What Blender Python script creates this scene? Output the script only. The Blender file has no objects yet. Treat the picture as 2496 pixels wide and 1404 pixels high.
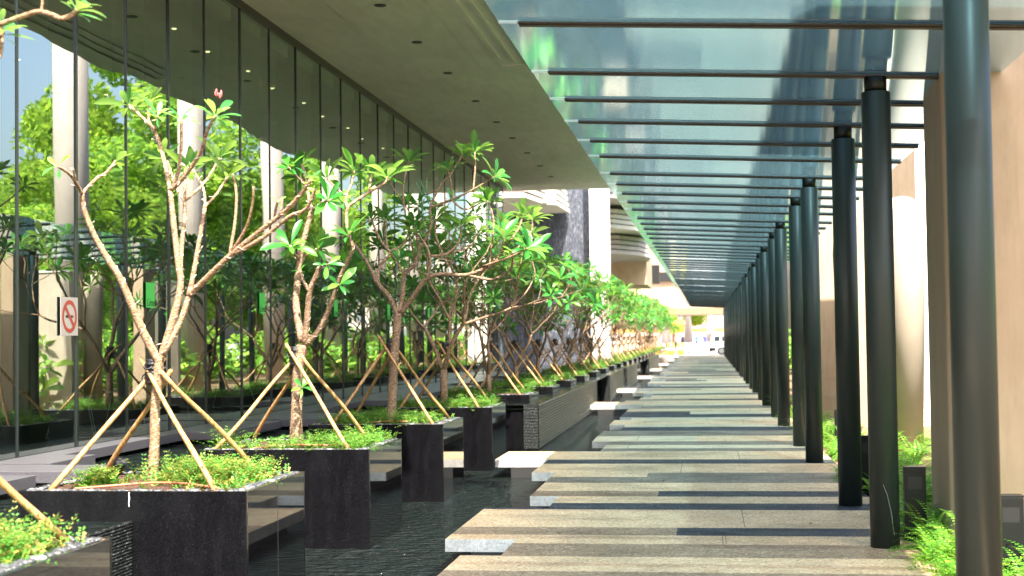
import bpy, math, random
import numpy as np
from mathutils import Vector, Matrix

# ------------------------------------------------------------------ camera, world, sun
SC = bpy.context.scene
COL = SC.collection
F_PX, PW, PH = 3460.0, 2496, 1404
CZ = 1.7
def _n(v): return v / np.linalg.norm(v)
_dY = _n(np.array([(1724 - PW/2)/F_PX, (814 - PH/2)/F_PX, 1.0]))
_dn = _n(np.array([0.0178, 1.0, 0.0])); _dn = _n(_dn - _dY*_dn.dot(_dY))
_dX = _n(np.cross(_dn, _dY))
if _dX[0] < 0: _dX = -_dX
RW = np.array([_dX, _dY, -_dn])
cam = bpy.data.cameras.new('camera'); camo = bpy.data.objects.new('camera', cam); COL.objects.link(camo)
M3 = RW @ np.diag([1, -1, -1])
camo.matrix_world = Matrix([[*M3[0], 0], [*M3[1], 0], [*M3[2], CZ], [0, 0, 0, 1]])
cam.sensor_width = 36; cam.lens = F_PX/PW*36; cam.clip_start = 0.1; cam.clip_end = 3000
cam.dof.use_dof = True; cam.dof.focus_distance = 13.5; cam.dof.aperture_fstop = 2.6
SC.camera = camo

SUN_DIR = Vector((0.22, -0.6, 1.0)).normalized()
w = bpy.data.worlds.new('World'); SC.world = w; w.use_nodes = True
nt = w.node_tree
sky = nt.nodes.new('ShaderNodeTexSky'); sky.sky_type = 'NISHITA'; sky.sun_disc = False
sky.sun_elevation = math.asin(SUN_DIR.z); sky.sun_rotation = math.atan2(SUN_DIR.x, SUN_DIR.y)
sky.air_density = 1.0; sky.dust_density = 5.0; sky.ozone_density = 1.0
bg = nt.nodes['Background']; bg.inputs[1].default_value = 0.15
nt.links.new(sky.outputs[0], bg.inputs[0])
sl = bpy.data.lights.new('sun', 'SUN'); sl.energy = 5.0; sl.angle = math.radians(0.5); sl.color = (1, .92, .79)
so = bpy.data.objects.new('sun', sl); COL.objects.link(so)
so.rotation_euler = SUN_DIR.to_track_quat('Z', 'Y').to_euler(); so.location = (0, 0, 30)
SC.view_settings.view_transform = 'Standard'; SC.view_settings.look = 'None'
SC.view_settings.exposure = 2.0; SC.view_settings.gamma = 1
SC.cycles.use_denoising = True
SC.cycles.max_bounces = 9; SC.cycles.diffuse_bounces = 4; SC.cycles.glossy_bounces = 5
SC.cycles.transmission_bounces = 6; SC.cycles.transparent_max_bounces = 16
SC.cycles.sample_clamp_indirect = 6; SC.cycles.caustics_reflective = False; SC.cycles.caustics_refractive = False

def ray(px, py): return RW @ np.array([(px-PW/2)/F_PX, (py-PH/2)/F_PX, 1.0])
def on_y(px, py, y):                       # world point on the plane Y=y seen at a photo pixel
    d = ray(px, py); t = y/d[1]
    return Vector((d[0]*t, y, CZ + d[2]*t))

# ------------------------------------------------------------------ mesh builder
class MB:
    def __init__(s): s.v = []; s.f = []; s.m = []; s.cur = 0; s.smooth = []
    def face(s, pts, sm=False):
        i = len(s.v); s.v.extend([tuple(p) for p in pts]); s.f.append(tuple(range(i, i+len(pts)))); s.m.append(s.cur); s.smooth.append(sm)
    def box(s, x0, x1, y0, y1, z0, z1):
        P = [(x0,y0,z0),(x1,y0,z0),(x1,y1,z0),(x0,y1,z0),(x0,y0,z1),(x1,y0,z1),(x1,y1,z1),(x0,y1,z1)]
        i = len(s.v); s.v.extend(P)
        for f in ((3,2,1,0),(4,5,6,7),(0,1,5,4),(1,2,6,5),(2,3,7,6),(3,0,4,7)):
            s.f.append(tuple(i+k for k in f)); s.m.append(s.cur); s.smooth.append(False)
    def prism(s, poly, z0, z1):            # poly: CCW list of (x,y)
        n = len(poly); i = len(s.v)
        s.v.extend([(x,y,z0) for x,y in poly]); s.v.extend([(x,y,z1) for x,y in poly])
        s.f.append(tuple(i+k for k in range(n-1,-1,-1))); s.f.append(tuple(i+n+k for k in range(n)))
        s.m += [s.cur]*2; s.smooth += [False]*2
        for k in range(n):
            l = (k+1) % n; s.f.append((i+k,i+l,i+n+l,i+n+k)); s.m.append(s.cur); s.smooth.append(False)
    def tube(s, pts, rad, n=8, cap=True):
        pts = [Vector(p) for p in pts]; N = len(pts)
        if not hasattr(rad, '__len__'): rad = [rad]*N
        t = (pts[1]-pts[0]).normalized()
        a = t.orthogonal().normalized(); i0 = len(s.v)
        for k in range(N):
            if k == 0: t = pts[1]-pts[0]
            elif k == N-1: t = pts[-1]-pts[-2]
            else: t = pts[k+1]-pts[k-1]
            if t.length < 1e-9: t = Vector((0,0,1))
            t.normalize(); a = (a - t*a.dot(t))
            if a.length < 1e-6: a = t.orthogonal()
            a.normalize(); b = t.cross(a)
            for j in range(n):
                th = 2*math.pi*j/n
                s.v.append(tuple(pts[k] + (a*math.cos(th)+b*math.sin(th))*rad[k]))
        for k in range(N-1):
            for j in range(n):
                q = (j+1) % n
                s.f.append((i0+k*n+j, i0+k*n+q, i0+(k+1)*n+q, i0+(k+1)*n+j)); s.m.append(s.cur); s.smooth.append(True)
        if cap:
            s.f.append(tuple(i0+j for j in range(n-1,-1,-1))); s.f.append(tuple(i0+(N-1)*n+j for j in range(n)))
            s.m += [s.cur]*2; s.smooth += [False]*2
    def lathe(s, prof, c=(0,0,0), n=24):
        i0 = len(s.v)
        for r, z in prof:
            for j in range(n):
                th = 2*math.pi*j/n; s.v.append((c[0]+r*math.cos(th), c[1]+r*math.sin(th), c[2]+z))
        for k in range(len(prof)-1):
            for j in range(n):
                q = (j+1) % n
                s.f.append((i0+k*n+j,i0+k*n+q,i0+(k+1)*n+q,i0+(k+1)*n+j)); s.m.append(s.cur); s.smooth.append(True)
        s.f.append(tuple(i0+j for j in range(n-1,-1,-1))); s.f.append(tuple(i0+(len(prof)-1)*n+j for j in range(n)))
        s.m += [s.cur]*2; s.smooth += [False]*2
    def ball(s, c, r, n=6, m=4):
        if not hasattr(r, '__len__'): r = (r, r, r)
        i0 = len(s.v); s.v.append((c[0],c[1],c[2]-r[2]))
        for k in range(1, m):
            ph = -math.pi/2 + math.pi*k/m
            for j in range(n):
                th = 2*math.pi*j/n
                s.v.append((c[0]+r[0]*math.cos(ph)*math.cos(th), c[1]+r[1]*math.cos(ph)*math.sin(th), c[2]+r[2]*math.sin(ph)))
        top = len(s.v); s.v.append((c[0],c[1],c[2]+r[2]))
        for j in range(n):
            q = (j+1) % n; s.f.append((i0, i0+1+q, i0+1+j)); s.m.append(s.cur); s.smooth.append(True)
            for k in range(m-2):
                a = i0+1+k*n; s.f.append((a+j,a+q,a+n+q,a+n+j)); s.m.append(s.cur); s.smooth.append(True)
            a = i0+1+(m-2)*n; s.f.append((a+j,a+q,top)); s.m.append(s.cur); s.smooth.append(True)
    def mesh(s, name, mats, smooth=None):
        me = bpy.data.meshes.new(name); me.from_pydata(s.v, [], s.f); 
        for m in (mats if isinstance(mats, (list, tuple)) else [mats]): me.materials.append(m)
        me.polygons.foreach_set('material_index', s.m)
        me.polygons.foreach_set('use_smooth', s.smooth if smooth is None else [smooth]*len(s.f))
        me.update(); return me
    def build(s, name, mats, parent=None, loc=None, smooth=None, bevel=0):
        o = bpy.data.objects.new(name, s.mesh(name, mats, smooth)); COL.objects.link(o)
        if parent: o.parent = parent
        if loc: o.location = loc
        if bevel:
            b = o.modifiers.new('bevel', 'BEVEL'); b.width = bevel; b.segments = 2; b.limit_method = 'ANGLE'
        return o

def tag(o, label=None, cat=None, group=None, kind=None):
    if label: o['label'] = label
    if cat: o['category'] = cat
    if group: o['group'] = group
    if kind: o['kind'] = kind
    return o
def empty(name, loc=(0,0,0), rz=0):
    o = bpy.data.objects.new(name, None); COL.objects.link(o); o.location = loc; o.rotation_euler = (0,0,rz); return o
def copy_tree(o, parent=None):
    c = o.copy(); COL.objects.link(c); c.parent = parent
    for ch in o.children: copy_tree(ch, c)
    return c
def link_mesh(name, me, parent=None):
    o = bpy.data.objects.new(name, me); COL.objects.link(o); o.parent = parent; return o

ORD = ['first','second','third','fourth','fifth','sixth','seventh','eighth','ninth','tenth','eleventh','twelfth','thirteenth',
 'fourteenth','fifteenth','sixteenth','seventeenth','eighteenth','nineteenth','twentieth','twenty-first','twenty-second','twenty-third',
 'twenty-fourth','twenty-fifth','twenty-sixth','twenty-seventh','twenty-eighth','twenty-ninth','thirtieth','thirty-first','thirty-second','thirty-third','thirty-fourth']

# ------------------------------------------------------------------ materials
class MT:
    def __init__(s, name):
        s.m = bpy.data.materials.new(name); s.m.use_nodes = True; s.t = s.m.node_tree
        s.p = s.t.nodes['Principled BSDF']; s.out = s.t.nodes['Material Output']
    def n(s, typ, **kw):
        x = s.t.nodes.new('ShaderNode'+typ)
        for k, v in kw.items(): setattr(x, k, v)
        return x
    def l(s, a, b): s.t.links.new(a, b)
    def set(s, **kw):
        for k, v in kw.items():
            k = {'color':'Base Color','rough':'Roughness','metal':'Metallic','spec':'Specular IOR Level','coat':'Coat Weight','ior':'IOR'}[k]
            s.p.inputs[k].default_value = (*v, 1) if isinstance(v, tuple) else v
    def coord(s, scale=(1,1,1), kind='Object', loc=(0,0,0)):
        c = s.n('TexCoord'); mp = s.n('Mapping'); mp.inputs['Scale'].default_value = scale; mp.inputs['Location'].default_value = loc
        s.l(c.outputs[kind], mp.inputs[0]); return mp.outputs[0]
    def noise(s, scale, vec=None, detail=4, rough=.55):
        x = s.n('TexNoise'); x.inputs['Scale'].default_value = scale; x.inputs['Detail'].default_value = detail; x.inputs['Roughness'].default_value = rough
        if vec: s.l(vec, x.inputs['Vector'])
        return x.outputs['Fac']
    def ramp(s, fac, stops, interp='LINEAR'):
        r = s.n('ValToRGB'); r.color_ramp.interpolation = interp; e = r.color_ramp.elements
        while len(e) < len(stops): e.new(.5)
        for k, (p, c) in enumerate(stops):
            e[k].position = p; e[k].color = (*c, 1) if isinstance(c, tuple) else (c, c, c, 1)
        s.l(fac, r.inputs[0]); return r.outputs[0]
    def mixc(s, a, b, fac, mode='MIX'):
        x = s.n('Mix', data_type='RGBA', blend_type=mode)
        for sock, val in ((x.inputs[0], fac), (x.inputs[6], a), (x.inputs[7], b)):
            if hasattr(val, 'links'): s.l(val, sock)
            elif isinstance(val, tuple): sock.default_value = (*val, 1)
            else: sock.default_value = val
        return x.outputs[2]
    def bump(s, h, strength=.3, dist=.01, to=None):
        b = s.n('Bump'); b.inputs['Strength'].default_value = strength; b.inputs['Distance'].default_value = dist
        s.l(h, b.inputs['Height']); s.l(b.outputs[0], (to or s.p).inputs['Normal']); return b
    def base(s, sock): s.l(sock, s.p.inputs['Base Color'])
    def rgh(s, sock): s.l(sock, s.p.inputs['Roughness'])

def granite_paving(name, c1, c2, c3, rough=.5):
    m = MT(name); m.set(spec=.32); v = m.coord()
    vo = m.n('TexVoronoi'); vo.inputs['Scale'].default_value = 60; m.l(v, vo.inputs['Vector'])
    sp = m.n('SeparateColor'); m.l(vo.outputs['Color'], sp.inputs[0])
    col = m.ramp(sp.outputs[0], [(0, c1), (.45, c2), (.8, c2), (1, c3)])
    big = m.ramp(m.noise(.8, m.coord((1, 1.2, 1)), 6), [(.32, .62), (.5, .95), (.7, 1.08)])
    st = m.ramp(m.noise(3.5, m.coord((1, 1.2, 1)), 7, .7), [(.36, .82), (.56, 1.0)])
    m.base(m.mixc(m.mixc(col, big, 1.0, 'MULTIPLY'), st, 1.0, 'MULTIPLY'))
    m.rgh(m.ramp(m.noise(2.0, v, 4), [(.3, rough-.1), (.7, rough+.2)]))
    m.bump(sp.outputs[1], .25, .003); return m.m
PAVE = dict(
 tan=granite_paving('tan_granite', (.42,.24,.12), (.72,.49,.30), (.86,.70,.52)),
 light=granite_paving('cream_granite', (.46,.35,.22), (.66,.53,.37), (.78,.68,.52)),
 brown=granite_paving('brown_granite', (.14,.08,.05), (.30,.20,.13), (.55,.41,.29)),
 grey=granite_paving('grey_granite', (.10,.08,.06), (.21,.17,.135), (.38,.33,.27)),
 char=granite_paving('charcoal_granite', (.010,.011,.017), (.032,.036,.052), (.13,.14,.17), .6),
 edge=granite_paving('slab_edge', (.52,.5,.48), (.68,.66,.63), (.78,.76,.74), .5))
PK = list(PAVE)

def simple(name, color, rough=.5, metal=0.0, nscale=0, var=.15, bump=0, bdist=.004, spec=.5, nvec=(1,1,1)):
    m = MT(name); m.set(color=color, rough=rough, metal=metal, spec=spec)
    if nscale:
        f = m.noise(nscale, m.coord(nvec), 5)
        lo = tuple(c*(1-var) for c in color); hi = tuple(min(1, c*(1+var)) for c in color)
        m.base(m.ramp(f, [(.3, lo), (.7, hi)]))
        if bump: m.bump(f, bump, bdist)
    return m.m

m = MT('polished_black_granite'); v = m.coord()
m.base(m.ramp(m.noise(160, v, 2), [(.35, (.004,.004,.005)), (.66, (.009,.009,.010)), (.8, (.03,.03,.032))]))
m.rgh(m.ramp(m.noise(3, m.coord((1,1,.3)), 5), [(.35, .02), (.7, .05)])); m.set(ior=2.4, spec=.5)
m.bump(m.noise(22, m.coord((1,1,.5)), 3), .02, .003); GRAN = m.m
m = MT('wet_black_granite'); 
st = m.noise(9, m.coord((9,9,.35)), 5); fine = m.noise(90, m.coord(), 3)
m.base(m.mixc(m.ramp(m.noise(140, m.coord(), 2), [(.35, (.002,.002,.003)), (.66, (.006,.006,.007)), (.8, (.03,.03,.032))]), m.ramp(m.noise(3.0, m.coord((3,3,.6)), 7, .75), [(.45,(0,0,0)),(.9,(.006,.006,.007))]), 1.0, 'ADD')); m.set(spec=.35)
m.rgh(m.ramp(m.noise(2.2, m.coord((1,1,.6)), 4), [(.35, .10), (.65, .26)])); b = m.bump(fine, .22, .003); MWET = m.m
m = MT('ribbed_wet_stone'); m.base(m.ramp(m.noise(42, m.coord((1,.3,1)), 4, .7), [(.38, (.004,.005,.005)), (.55, (.03,.034,.034)), (.68, (.14,.17,.17))])); m.set(rough=.3, spec=.3)  # pale flecks put the sparkle of running water into the colour
m.bump(m.noise(34, m.coord((1,.35,1)), 4, .7), 1.0, .06); RIB = m.m
def water_mat(name, sc, st, flow=(1,1,1)):
    m = MT(name); m.set(color=(.006,.010,.009), rough=.02, ior=1.33, spec=.65)
    a = m.noise(sc, m.coord(flow), 3, .5); b_ = m.noise(sc*3.1, m.coord(flow), 2, .5)
    ad = m.n('Math', operation='MULTIPLY_ADD'); m.l(b_, ad.inputs[0]); ad.inputs[1].default_value = .35; m.l(a, ad.inputs[2])
    m.bump(ad.outputs[0], st, .14); return m.m
WATER = water_mat('pool_water', 8, .9, (.7,1.3,1)); WATER2 = water_mat('upper_pool_water', 7, .6)

BARK = MT('frangipani_bark'); v = BARK.coord((1,1,1))
f1 = BARK.noise(38, BARK.coord((1,1,2.2)), 4)
BARK.base(BARK.mixc(BARK.ramp(f1, [(.38, (.12,.065,.035)), (.5, (.33,.21,.125)), (.68, (.52,.39,.28))]), BARK.ramp(BARK.noise(2.5, v, 2), [(.3, .62), (.7, 1.0)]), 1.0, 'MULTIPLY'))
BARK.set(rough=.75); BARK.bump(f1, .7, .008); BARK = BARK.m
PBARK = MT('pale_bark'); f1 = PBARK.noise(45, PBARK.coord((1,1,2.5)), 4)
PBARK.base(PBARK.ramp(f1, [(.36, (.10,.05,.022)), (.46, (.25,.15,.08)), (.66, (.40,.285,.185))])); PBARK.set(rough=.75); PBARK.bump(f1, .8, .008); PBARK = PBARK.m
BAMB = MT('stake_wood'); f1 = BAMB.noise(14, BAMB.coord((3,3,.8)), 5)
BAMB.base(BAMB.ramp(f1, [(.3, (.20,.09,.03)), (.5, (.40,.225,.085)), (.7, (.54,.36,.18))])); BAMB.set(rough=.6); BAMB.bump(f1, .4, .006); BAMB = BAMB.m

def leaf_mat(name, dark, mid, lite, rough=.38, trans=.4, tcol=None, spec=.5):
    m = MT(name); g = m.n('NewGeometry')
    col = m.ramp(g.outputs['Random Per Island'], [(0, dark), (.55, mid), (.93, lite), (1, tuple(min(1, c*1.5) for c in lite))])
    m.base(col); m.set(rough=rough, spec=spec)
    tr = m.n('BsdfTranslucent'); hs = m.mixc(col, tcol or (.9,1.0,.25), .25, 'MIX'); m.l(hs, tr.inputs[0])
    mx = m.n('MixShader'); mx.inputs[0].default_value = trans
    m.l(m.p.outputs[0], mx.inputs[1]); m.l(tr.outputs[0], mx.inputs[2]); m.l(mx.outputs[0], m.out.inputs[0]); return m.m
LEAF = leaf_mat('frangipani_leaf', (.018,.14,.025), (.04,.26,.04), (.14,.42,.04), .33, .38)
LEAFY = leaf_mat('young_leaf', (.025,.17,.035), (.07,.31,.05), (.22,.45,.05), .38, .4)
COVER = leaf_mat('ground_cover_leaf', (.025,.13,.012), (.06,.24,.02), (.20,.34,.045), .6, .35)
COVERY = leaf_mat('dry_ground_cover_leaf', (.035,.18,.015), (.08,.27,.025), (.34,.26,.06), .6, .32)
FERN = leaf_mat('fern_leaf', (.04,.18,.012), (.10,.33,.02), (.26,.48,.05), .5, .42)
TREEL = leaf_mat('tree_leaf', (.06,.18,.012), (.18,.38,.02), (.38,.55,.05), .6, .45)
SHRUBL = leaf_mat('shrub_leaf', (.05,.18,.015), (.14,.36,.03), (.34,.55,.06), .5, .4)
SOIL = simple('soil', (.07,.032,.018), .9, 0, 60, .7, .8, .02)
PEB = MT('pebble'); g = PEB.n('NewGeometry'); PEB.base(PEB.ramp(g.outputs['Random Per Island'], [(0,(.03,.032,.037)),(.7,(.085,.09,.10)),(1,(.26,.26,.27))])); PEB.set(rough=.45); PEB = PEB.m
STRING = simple('wire', (.62,.52,.44), .5)
TAPE = simple('black_tape', (.012,.011,.016), .3, 0, 60, .3, .8, .01)
STEEL = MT('charcoal_painted_steel'); STEEL.set(color=(.026,.036,.034), rough=.38, spec=.45)
STEEL.rgh(STEEL.ramp(STEEL.noise(4, STEEL.coord((1,1,.5)), 5), [(.3,.33),(.7,.46)])); STEEL.bump(STEEL.noise(160, STEEL.coord(), 2), .08, .002)
STEEL.base(STEEL.ramp(STEEL.noise(230, STEEL.coord(), 2), [(.68, (.024,.034,.032)), (.8, (.05,.06,.057))])); STEEL = STEEL.m
BEAM = MT('bronze_beam'); BEAM.set(color=(.028,.017,.012), rough=.42, metal=.2); BEAM = BEAM.m
SOFF = MT('soffit_concrete'); vv = SOFF.coord()
c1 = SOFF.ramp(SOFF.noise(.7, SOFF.coord((1,.5,1)), 6), [(.3, (.72,.665,.62)), (.7, (.86,.80,.75))])
SOFF.base(SOFF.mixc(c1, SOFF.ramp(SOFF.noise(6, SOFF.coord((1,.25,1)), 5), [(.35,.9),(.6,1.0)]), 1.0, 'MULTIPLY')); SOFF.set(rough=.65); SOFF = SOFF.m
BEIGE = MT('beige_render'); BEIGE.base(BEIGE.mixc(BEIGE.ramp(BEIGE.noise(1.6, BEIGE.coord((1,1,.5)), 7, .65), [(.3, (.40,.285,.19)), (.72, (.52,.39,.28))]), BEIGE.ramp(BEIGE.noise(5, BEIGE.coord((2.5,2.5,.22)), 6, .7), [(.34,.9),(.52,1.0)]), 1.0, 'MULTIPLY')); BEIGE.set(rough=.75); BEIGE.bump(BEIGE.noise(30, BEIGE.coord(), 4), .12, .004); BEIGE = BEIGE.m
WHITE = MT('white_render'); WHITE.base(WHITE.ramp(WHITE.noise(1.2, WHITE.coord((1,1,.4)), 6), [(.3,(.70,.66,.61)),(.7,(.82,.79,.75))])); WHITE.set(rough=.7); WHITE = WHITE.m
DSTONE = MT('dark_slate_cladding'); f1 = DSTONE.noise(7, DSTONE.coord((4,4,.9)), 6, .65)
DSTONE.base(DSTONE.ramp(f1, [(.35,(.025,.03,.042)),(.52,(.07,.08,.105)),(.64,(.16,.17,.21)),(.72,(.42,.40,.44))])); DSTONE.set(rough=.45); DSTONE.bump(f1,.4,.02); DSTONE = DSTONE.m
SLAB = simple('dark_basalt', (.085,.082,.095), .33, 0, 90, .35, .1)
BLACK = simple('matt_black', (.012,.012,.013), .5)
DARKM = simple('black_bollard_metal', (.008,.009,.009), .4, spec=.3)
SHADOWM = simple('dark_stone_support', (.02,.02,.02), .7)

m = MT('canopy_glass')                       # laminated, slightly frosted and wet on top
for nd in [m.p]: m.t.nodes.remove(nd)
gl = m.n('BsdfGlossy'); gl.inputs['Roughness'].default_value = .05; gl.inputs['Color'].default_value = (.72,.90,1,1)
tl = m.n('BsdfTranslucent'); tp = m.n('BsdfTransparent'); tp.inputs[0].default_value = (.21,.41,.52,1)
pat = m.noise(26, m.coord((1,2.6,1)), 4, .6)
m.l(m.ramp(pat, [(.3,(.11,.25,.31)),(.7,(.24,.43,.50))]), tl.inputs[0])
mx = m.n('MixShader'); mx.inputs[0].default_value = .22; m.l(tl.outputs[0], mx.inputs[1]); m.l(tp.outputs[0], mx.inputs[2])
fr = m.n('Fresnel'); fr.inputs[0].default_value = 1.5
fm = m.n('Math', operation='MULTIPLY'); fm.inputs[1].default_value = .9; m.l(fr.outputs[0], fm.inputs[0])
bp = m.n('Bump'); bp.inputs['Strength'].default_value = .02; bp.inputs['Distance'].default_value = .01; m.l(pat, bp.inputs['Height']); m.l(bp.outputs[0], gl.inputs['Normal'])
m2 = m.n('MixShader'); m.l(fm.outputs[0], m2.inputs[0]); m.l(mx.outputs[0], m2.inputs[1]); m.l(gl.outputs[0], m2.inputs[2]); m.l(m2.outputs[0], m.out.inputs[0])
CGLASS = m.m
def facade_glass(name, k0, k1, tint):
    m = MT(name); m.t.nodes.remove(m.p)
    gl = m.n('BsdfGlossy'); gl.inputs['Roughness'].default_value = 0.0; gl.inputs['Color'].default_value = (.90,.98,.93,1)
    tp = m.n('BsdfTransparent'); tp.inputs[0].default_value = (*tint, 1)
    fr = m.n('Fresnel'); fr.inputs[0].default_value = 1.6
    ma = m.n('Math', operation='MULTIPLY_ADD', use_clamp=True); m.l(fr.outputs[0], ma.inputs[0]); ma.inputs[1].default_value = k1; ma.inputs[2].default_value = k0
    mx = m.n('MixShader'); m.l(ma.outputs[0], mx.inputs[0]); m.l(tp.outputs[0], mx.inputs[1]); m.l(gl.outputs[0], mx.inputs[2])
    bp = m.n('Bump'); bp.inputs['Strength'].default_value = .10; bp.inputs['Distance'].default_value = .02
    m.l(m.noise(.9, m.coord((1,1,.5)), 1), bp.inputs['Height']); m.l(bp.outputs[0], gl.inputs['Normal'])
    m.l(mx.outputs[0], m.out.inputs[0]); return m.m
FGLASS = facade_glass('facade_glass', .30, 1.0, (.55,.72,.62))
def emit(name, c, s):
    m = MT(name); m.set(color=c); m.p.inputs['Emission Color'].default_value = (*c,1); m.p.inputs['Emission Strength'].default_value = s; return m.m
LAMP = emit('downlight_glow', (1,.78,.42), 1.1)

# ------------------------------------------------------------------ ground, water, path
def structure(o): o['kind'] = 'structure'; return o
b = MB(); b.face([(-400,-150,-.6),(400,-150,-.6),(400,900,-.6),(-400,900,-.6)])
structure(b.build('ground', simple('pale_ground', (.42,.38,.32), .8, 0, .8, .15)))
b = MB(); b.face([(-7.5,-8,-.25),(1.2,-8,-.25),(1.2,112,-.25),(-7.5,112,-.25)]); structure(b.build('lower_water', WATER))
b = MB(); b.face([(1.62,-8,-.04),(16,-8,-.04),(16,112.5,-.04),(1.62,112.5,-.04)])
structure(b.build('planting_bed_soil', simple('bed_soil', (.16,.10,.055), .9, 0, 8, .5, .5, .03)))
b = MB(); b.box(-60,60,113,113.2,-.5,.003); b.face([(-60,113.2,0),(60,113.2,0),(60,400,0),(-60,400,0)])
structure(b.build('plaza_pavement', simple('pink_pavement', (.55,.44,.40), .6, 0, 2, .12)))
b = MB(); b.face([(16,-60,-.05),(200,-60,-.05),(200,112.9,-.05),(16,112.9,-.05)])
structure(b.build('lawn', simple('lawn_green', (.10,.22,.03), .9, 0, 3, .4, .6, .05)))

random.seed(4)
rows = [(2,3.2,'tan'),(3.2,4.2,'brown'),(4.2,5.6,'tan'),(5.6,6.3,'char'),(6.3,7.7,'tan'),(7.7,8.4,'brown'),(8.4,9.5,'tan'),(9.5,10.27,'brown'),
 (10.27,10.96,'tan'),(10.96,11.64,'brown'),(11.64,12.14,'tan'),(12.14,12.63,'brown|-.29|char'),(12.63,13.92,'tan'),(13.92,14.45,'char'),
 (14.45,15.05,'tan'),(15.05,15.58,'brown|-.55|char'),(15.58,16.43,'tan'),(16.43,17.11,'grey'),(17.11,17.64,'tan|-.75|grey'),(17.64,18.87,'tan'),
 (18.87,19.5,'char'),(19.5,20.85,'tan'),(20.85,21.4,'grey'),(21.4,22.03,'light'),(22.03,22.79,'grey'),(22.79,24.02,'light|-.2|tan'),
 (24.02,25.28,'grey'),(25.28,26.33,'char'),(26.33,27.0,'light'),(27.0,28.39,'tan'),(28.39,29.33,'light'),(29.33,30.5,'char'),
 (30.5,31.6,'char|-.4|light'),(31.6,32.76,'tan'),(32.76,34.24,'grey'),(34.24,34.92,'light'),(34.92,36.86,'tan'),(36.86,37.64,'grey|-.5|char'),
 (37.64,40.2,'tan'),(40.2,41.1,'char'),(41.1,42.6,'light')]
lefts = [(2,7.7,-2.3),(7.7,9.0,-1.6),(9.0,10.99,-1.94),(10.99,11.84,-1.62),(11.84,14.04,-2.22),(14.04,15.05,-1.59),(15.05,17.64,-1.9),
 (17.64,19.5,-2.2),(19.5,20.88,-2.94),(20.88,22.79,-1.59),(22.79,25.4,-1.86),(25.4,27.05,-1.57),(27.05,28.5,-1.87),(28.5,29.45,-1.56),
 (29.45,32.9,-1.82),(32.9,34.7,-1.56),(34.7,36.2,-2.9),(36.2,37.2,-2.12),(37.2,38.6,-1.81)]
y = 42.6; last = 'light'
while y < 112.9:
    c = random.choice([k for k in ['tan','tan','light','grey','char','brown','grey'] if k != last]); h = random.uniform(.6,1.9); last = c
    if random.random() < .3: c = c + '|%.2f|' % random.uniform(-1,1) + random.choice(['tan','grey','light','char'])
    rows.append((y, min(y+h, 113), c)); y += h
y = 38.6; k = 0
while y < 113:
    h = random.uniform(.8, 2.4); lefts.append((y, min(y+h,113), [-1.56,-1.86,-2.2,-1.7,-2.9,-1.56,-1.9,-2.1][k % 8])); y += h; k += 1
b = MB(); XR = 1.62; TH = .105
def left_at(y):
    for a, c, x in lefts:
        if a <= y < c: return x
    return -1.8
cuts = sorted(set([r[0] for r in rows] + [l[0] for l in lefts] + [113.0]))
cuts = [c for c in cuts if 2 <= c <= 113]
prevx = XR
for a, c in zip(cuts[:-1], cuts[1:]):
    if c - a < 1e-4: continue
    ym = (a+c)/2; row = next((r for r in rows if r[0] <= ym < r[1]), rows[-1]); xl = left_at(ym)
    parts = row[2].split('|')
    if len(parts) == 3: segs = [(xl, float(parts[1]), parts[0]), (float(parts[1]), XR, parts[2])]
    else: segs = [(xl, XR, parts[0])]
    for x0, x1, cc in segs:
        b.cur = PK.index(cc); b.face([(x0,a,0),(x1,a,0),(x1,c,0),(x0,c,0)])
    b.cur = PK.index('edge')
    b.face([(xl,c,-TH),(xl,a,-TH),(xl,a,0),(xl,c,0)])
    b.face([(xl,a,-TH),(xl,c,-TH),(XR,c,-TH),(XR,a,-TH)])
    if xl < prevx: b.face([(xl,a,-TH),(prevx,a,-TH),(prevx,a,0),(xl,a,0)])
    elif xl > prevx: b.face([(xl,a,-TH),(prevx,a,-TH),(prevx,a,0),(xl,a,0)])
    prevx = xl
structure(b.build('path', [PAVE[k] for k in PK]))
b = MB()                                     # dark joints cut across strips, and support walls below
for a, c, _ in rows:
    for k in range(2):
        if random.random() < .55:
            x = random.uniform(-1.4, 1.2); b.box(x, x+.006, a+.01, c-.01, .0005, .002)
b.cur = 1
for a, c, x in lefts: b.box(x+.22, 1.2, a, c-.002, -.6, -TH-.002)
structure(b.build('path_joints', [simple('joint_line', (.14,.11,.08), .8), SHADOWM]))

lrng = random.Random(31)
LITTER = leaf_mat('fallen_leaf_brown', (.12,.06,.02), (.25,.15,.04), (.40,.32,.06), .6, .2)
for k in range(9):
    x, y = ((-.55,16.6),(.9,12.9),(-1.3,12.2),(.3,19.8),(1.2,17.2),(-.9,21.6),(.6,24.5),(-1.2,27.6),(1.1,30.5))[k]
    b = MB(); th = lrng.uniform(0,6.28); d = Vector((math.cos(th),math.sin(th),0)); sd = Vector((-d.y,d.x,0)); L_ = lrng.uniform(.035,.06)
    for sg in (-1,1): b.face([(0,0,.004), tuple(d*L_*.5+sd*sg*L_*.22+Vector((0,0,.014))), tuple(d*L_+Vector((0,0,.006))), tuple(d*L_*.5+Vector((0,0,.005)))])
    o = b.build('fallen_leaf', LITTER); o.location = (x, y, 0)
    tag(o, 'small dry leaf lying on the paving, %s from the camera' % ORD[[2,1,0,4,3,5,6,7,8][k]], 'leaf', 'fallen leaves on the walkway')

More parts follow.
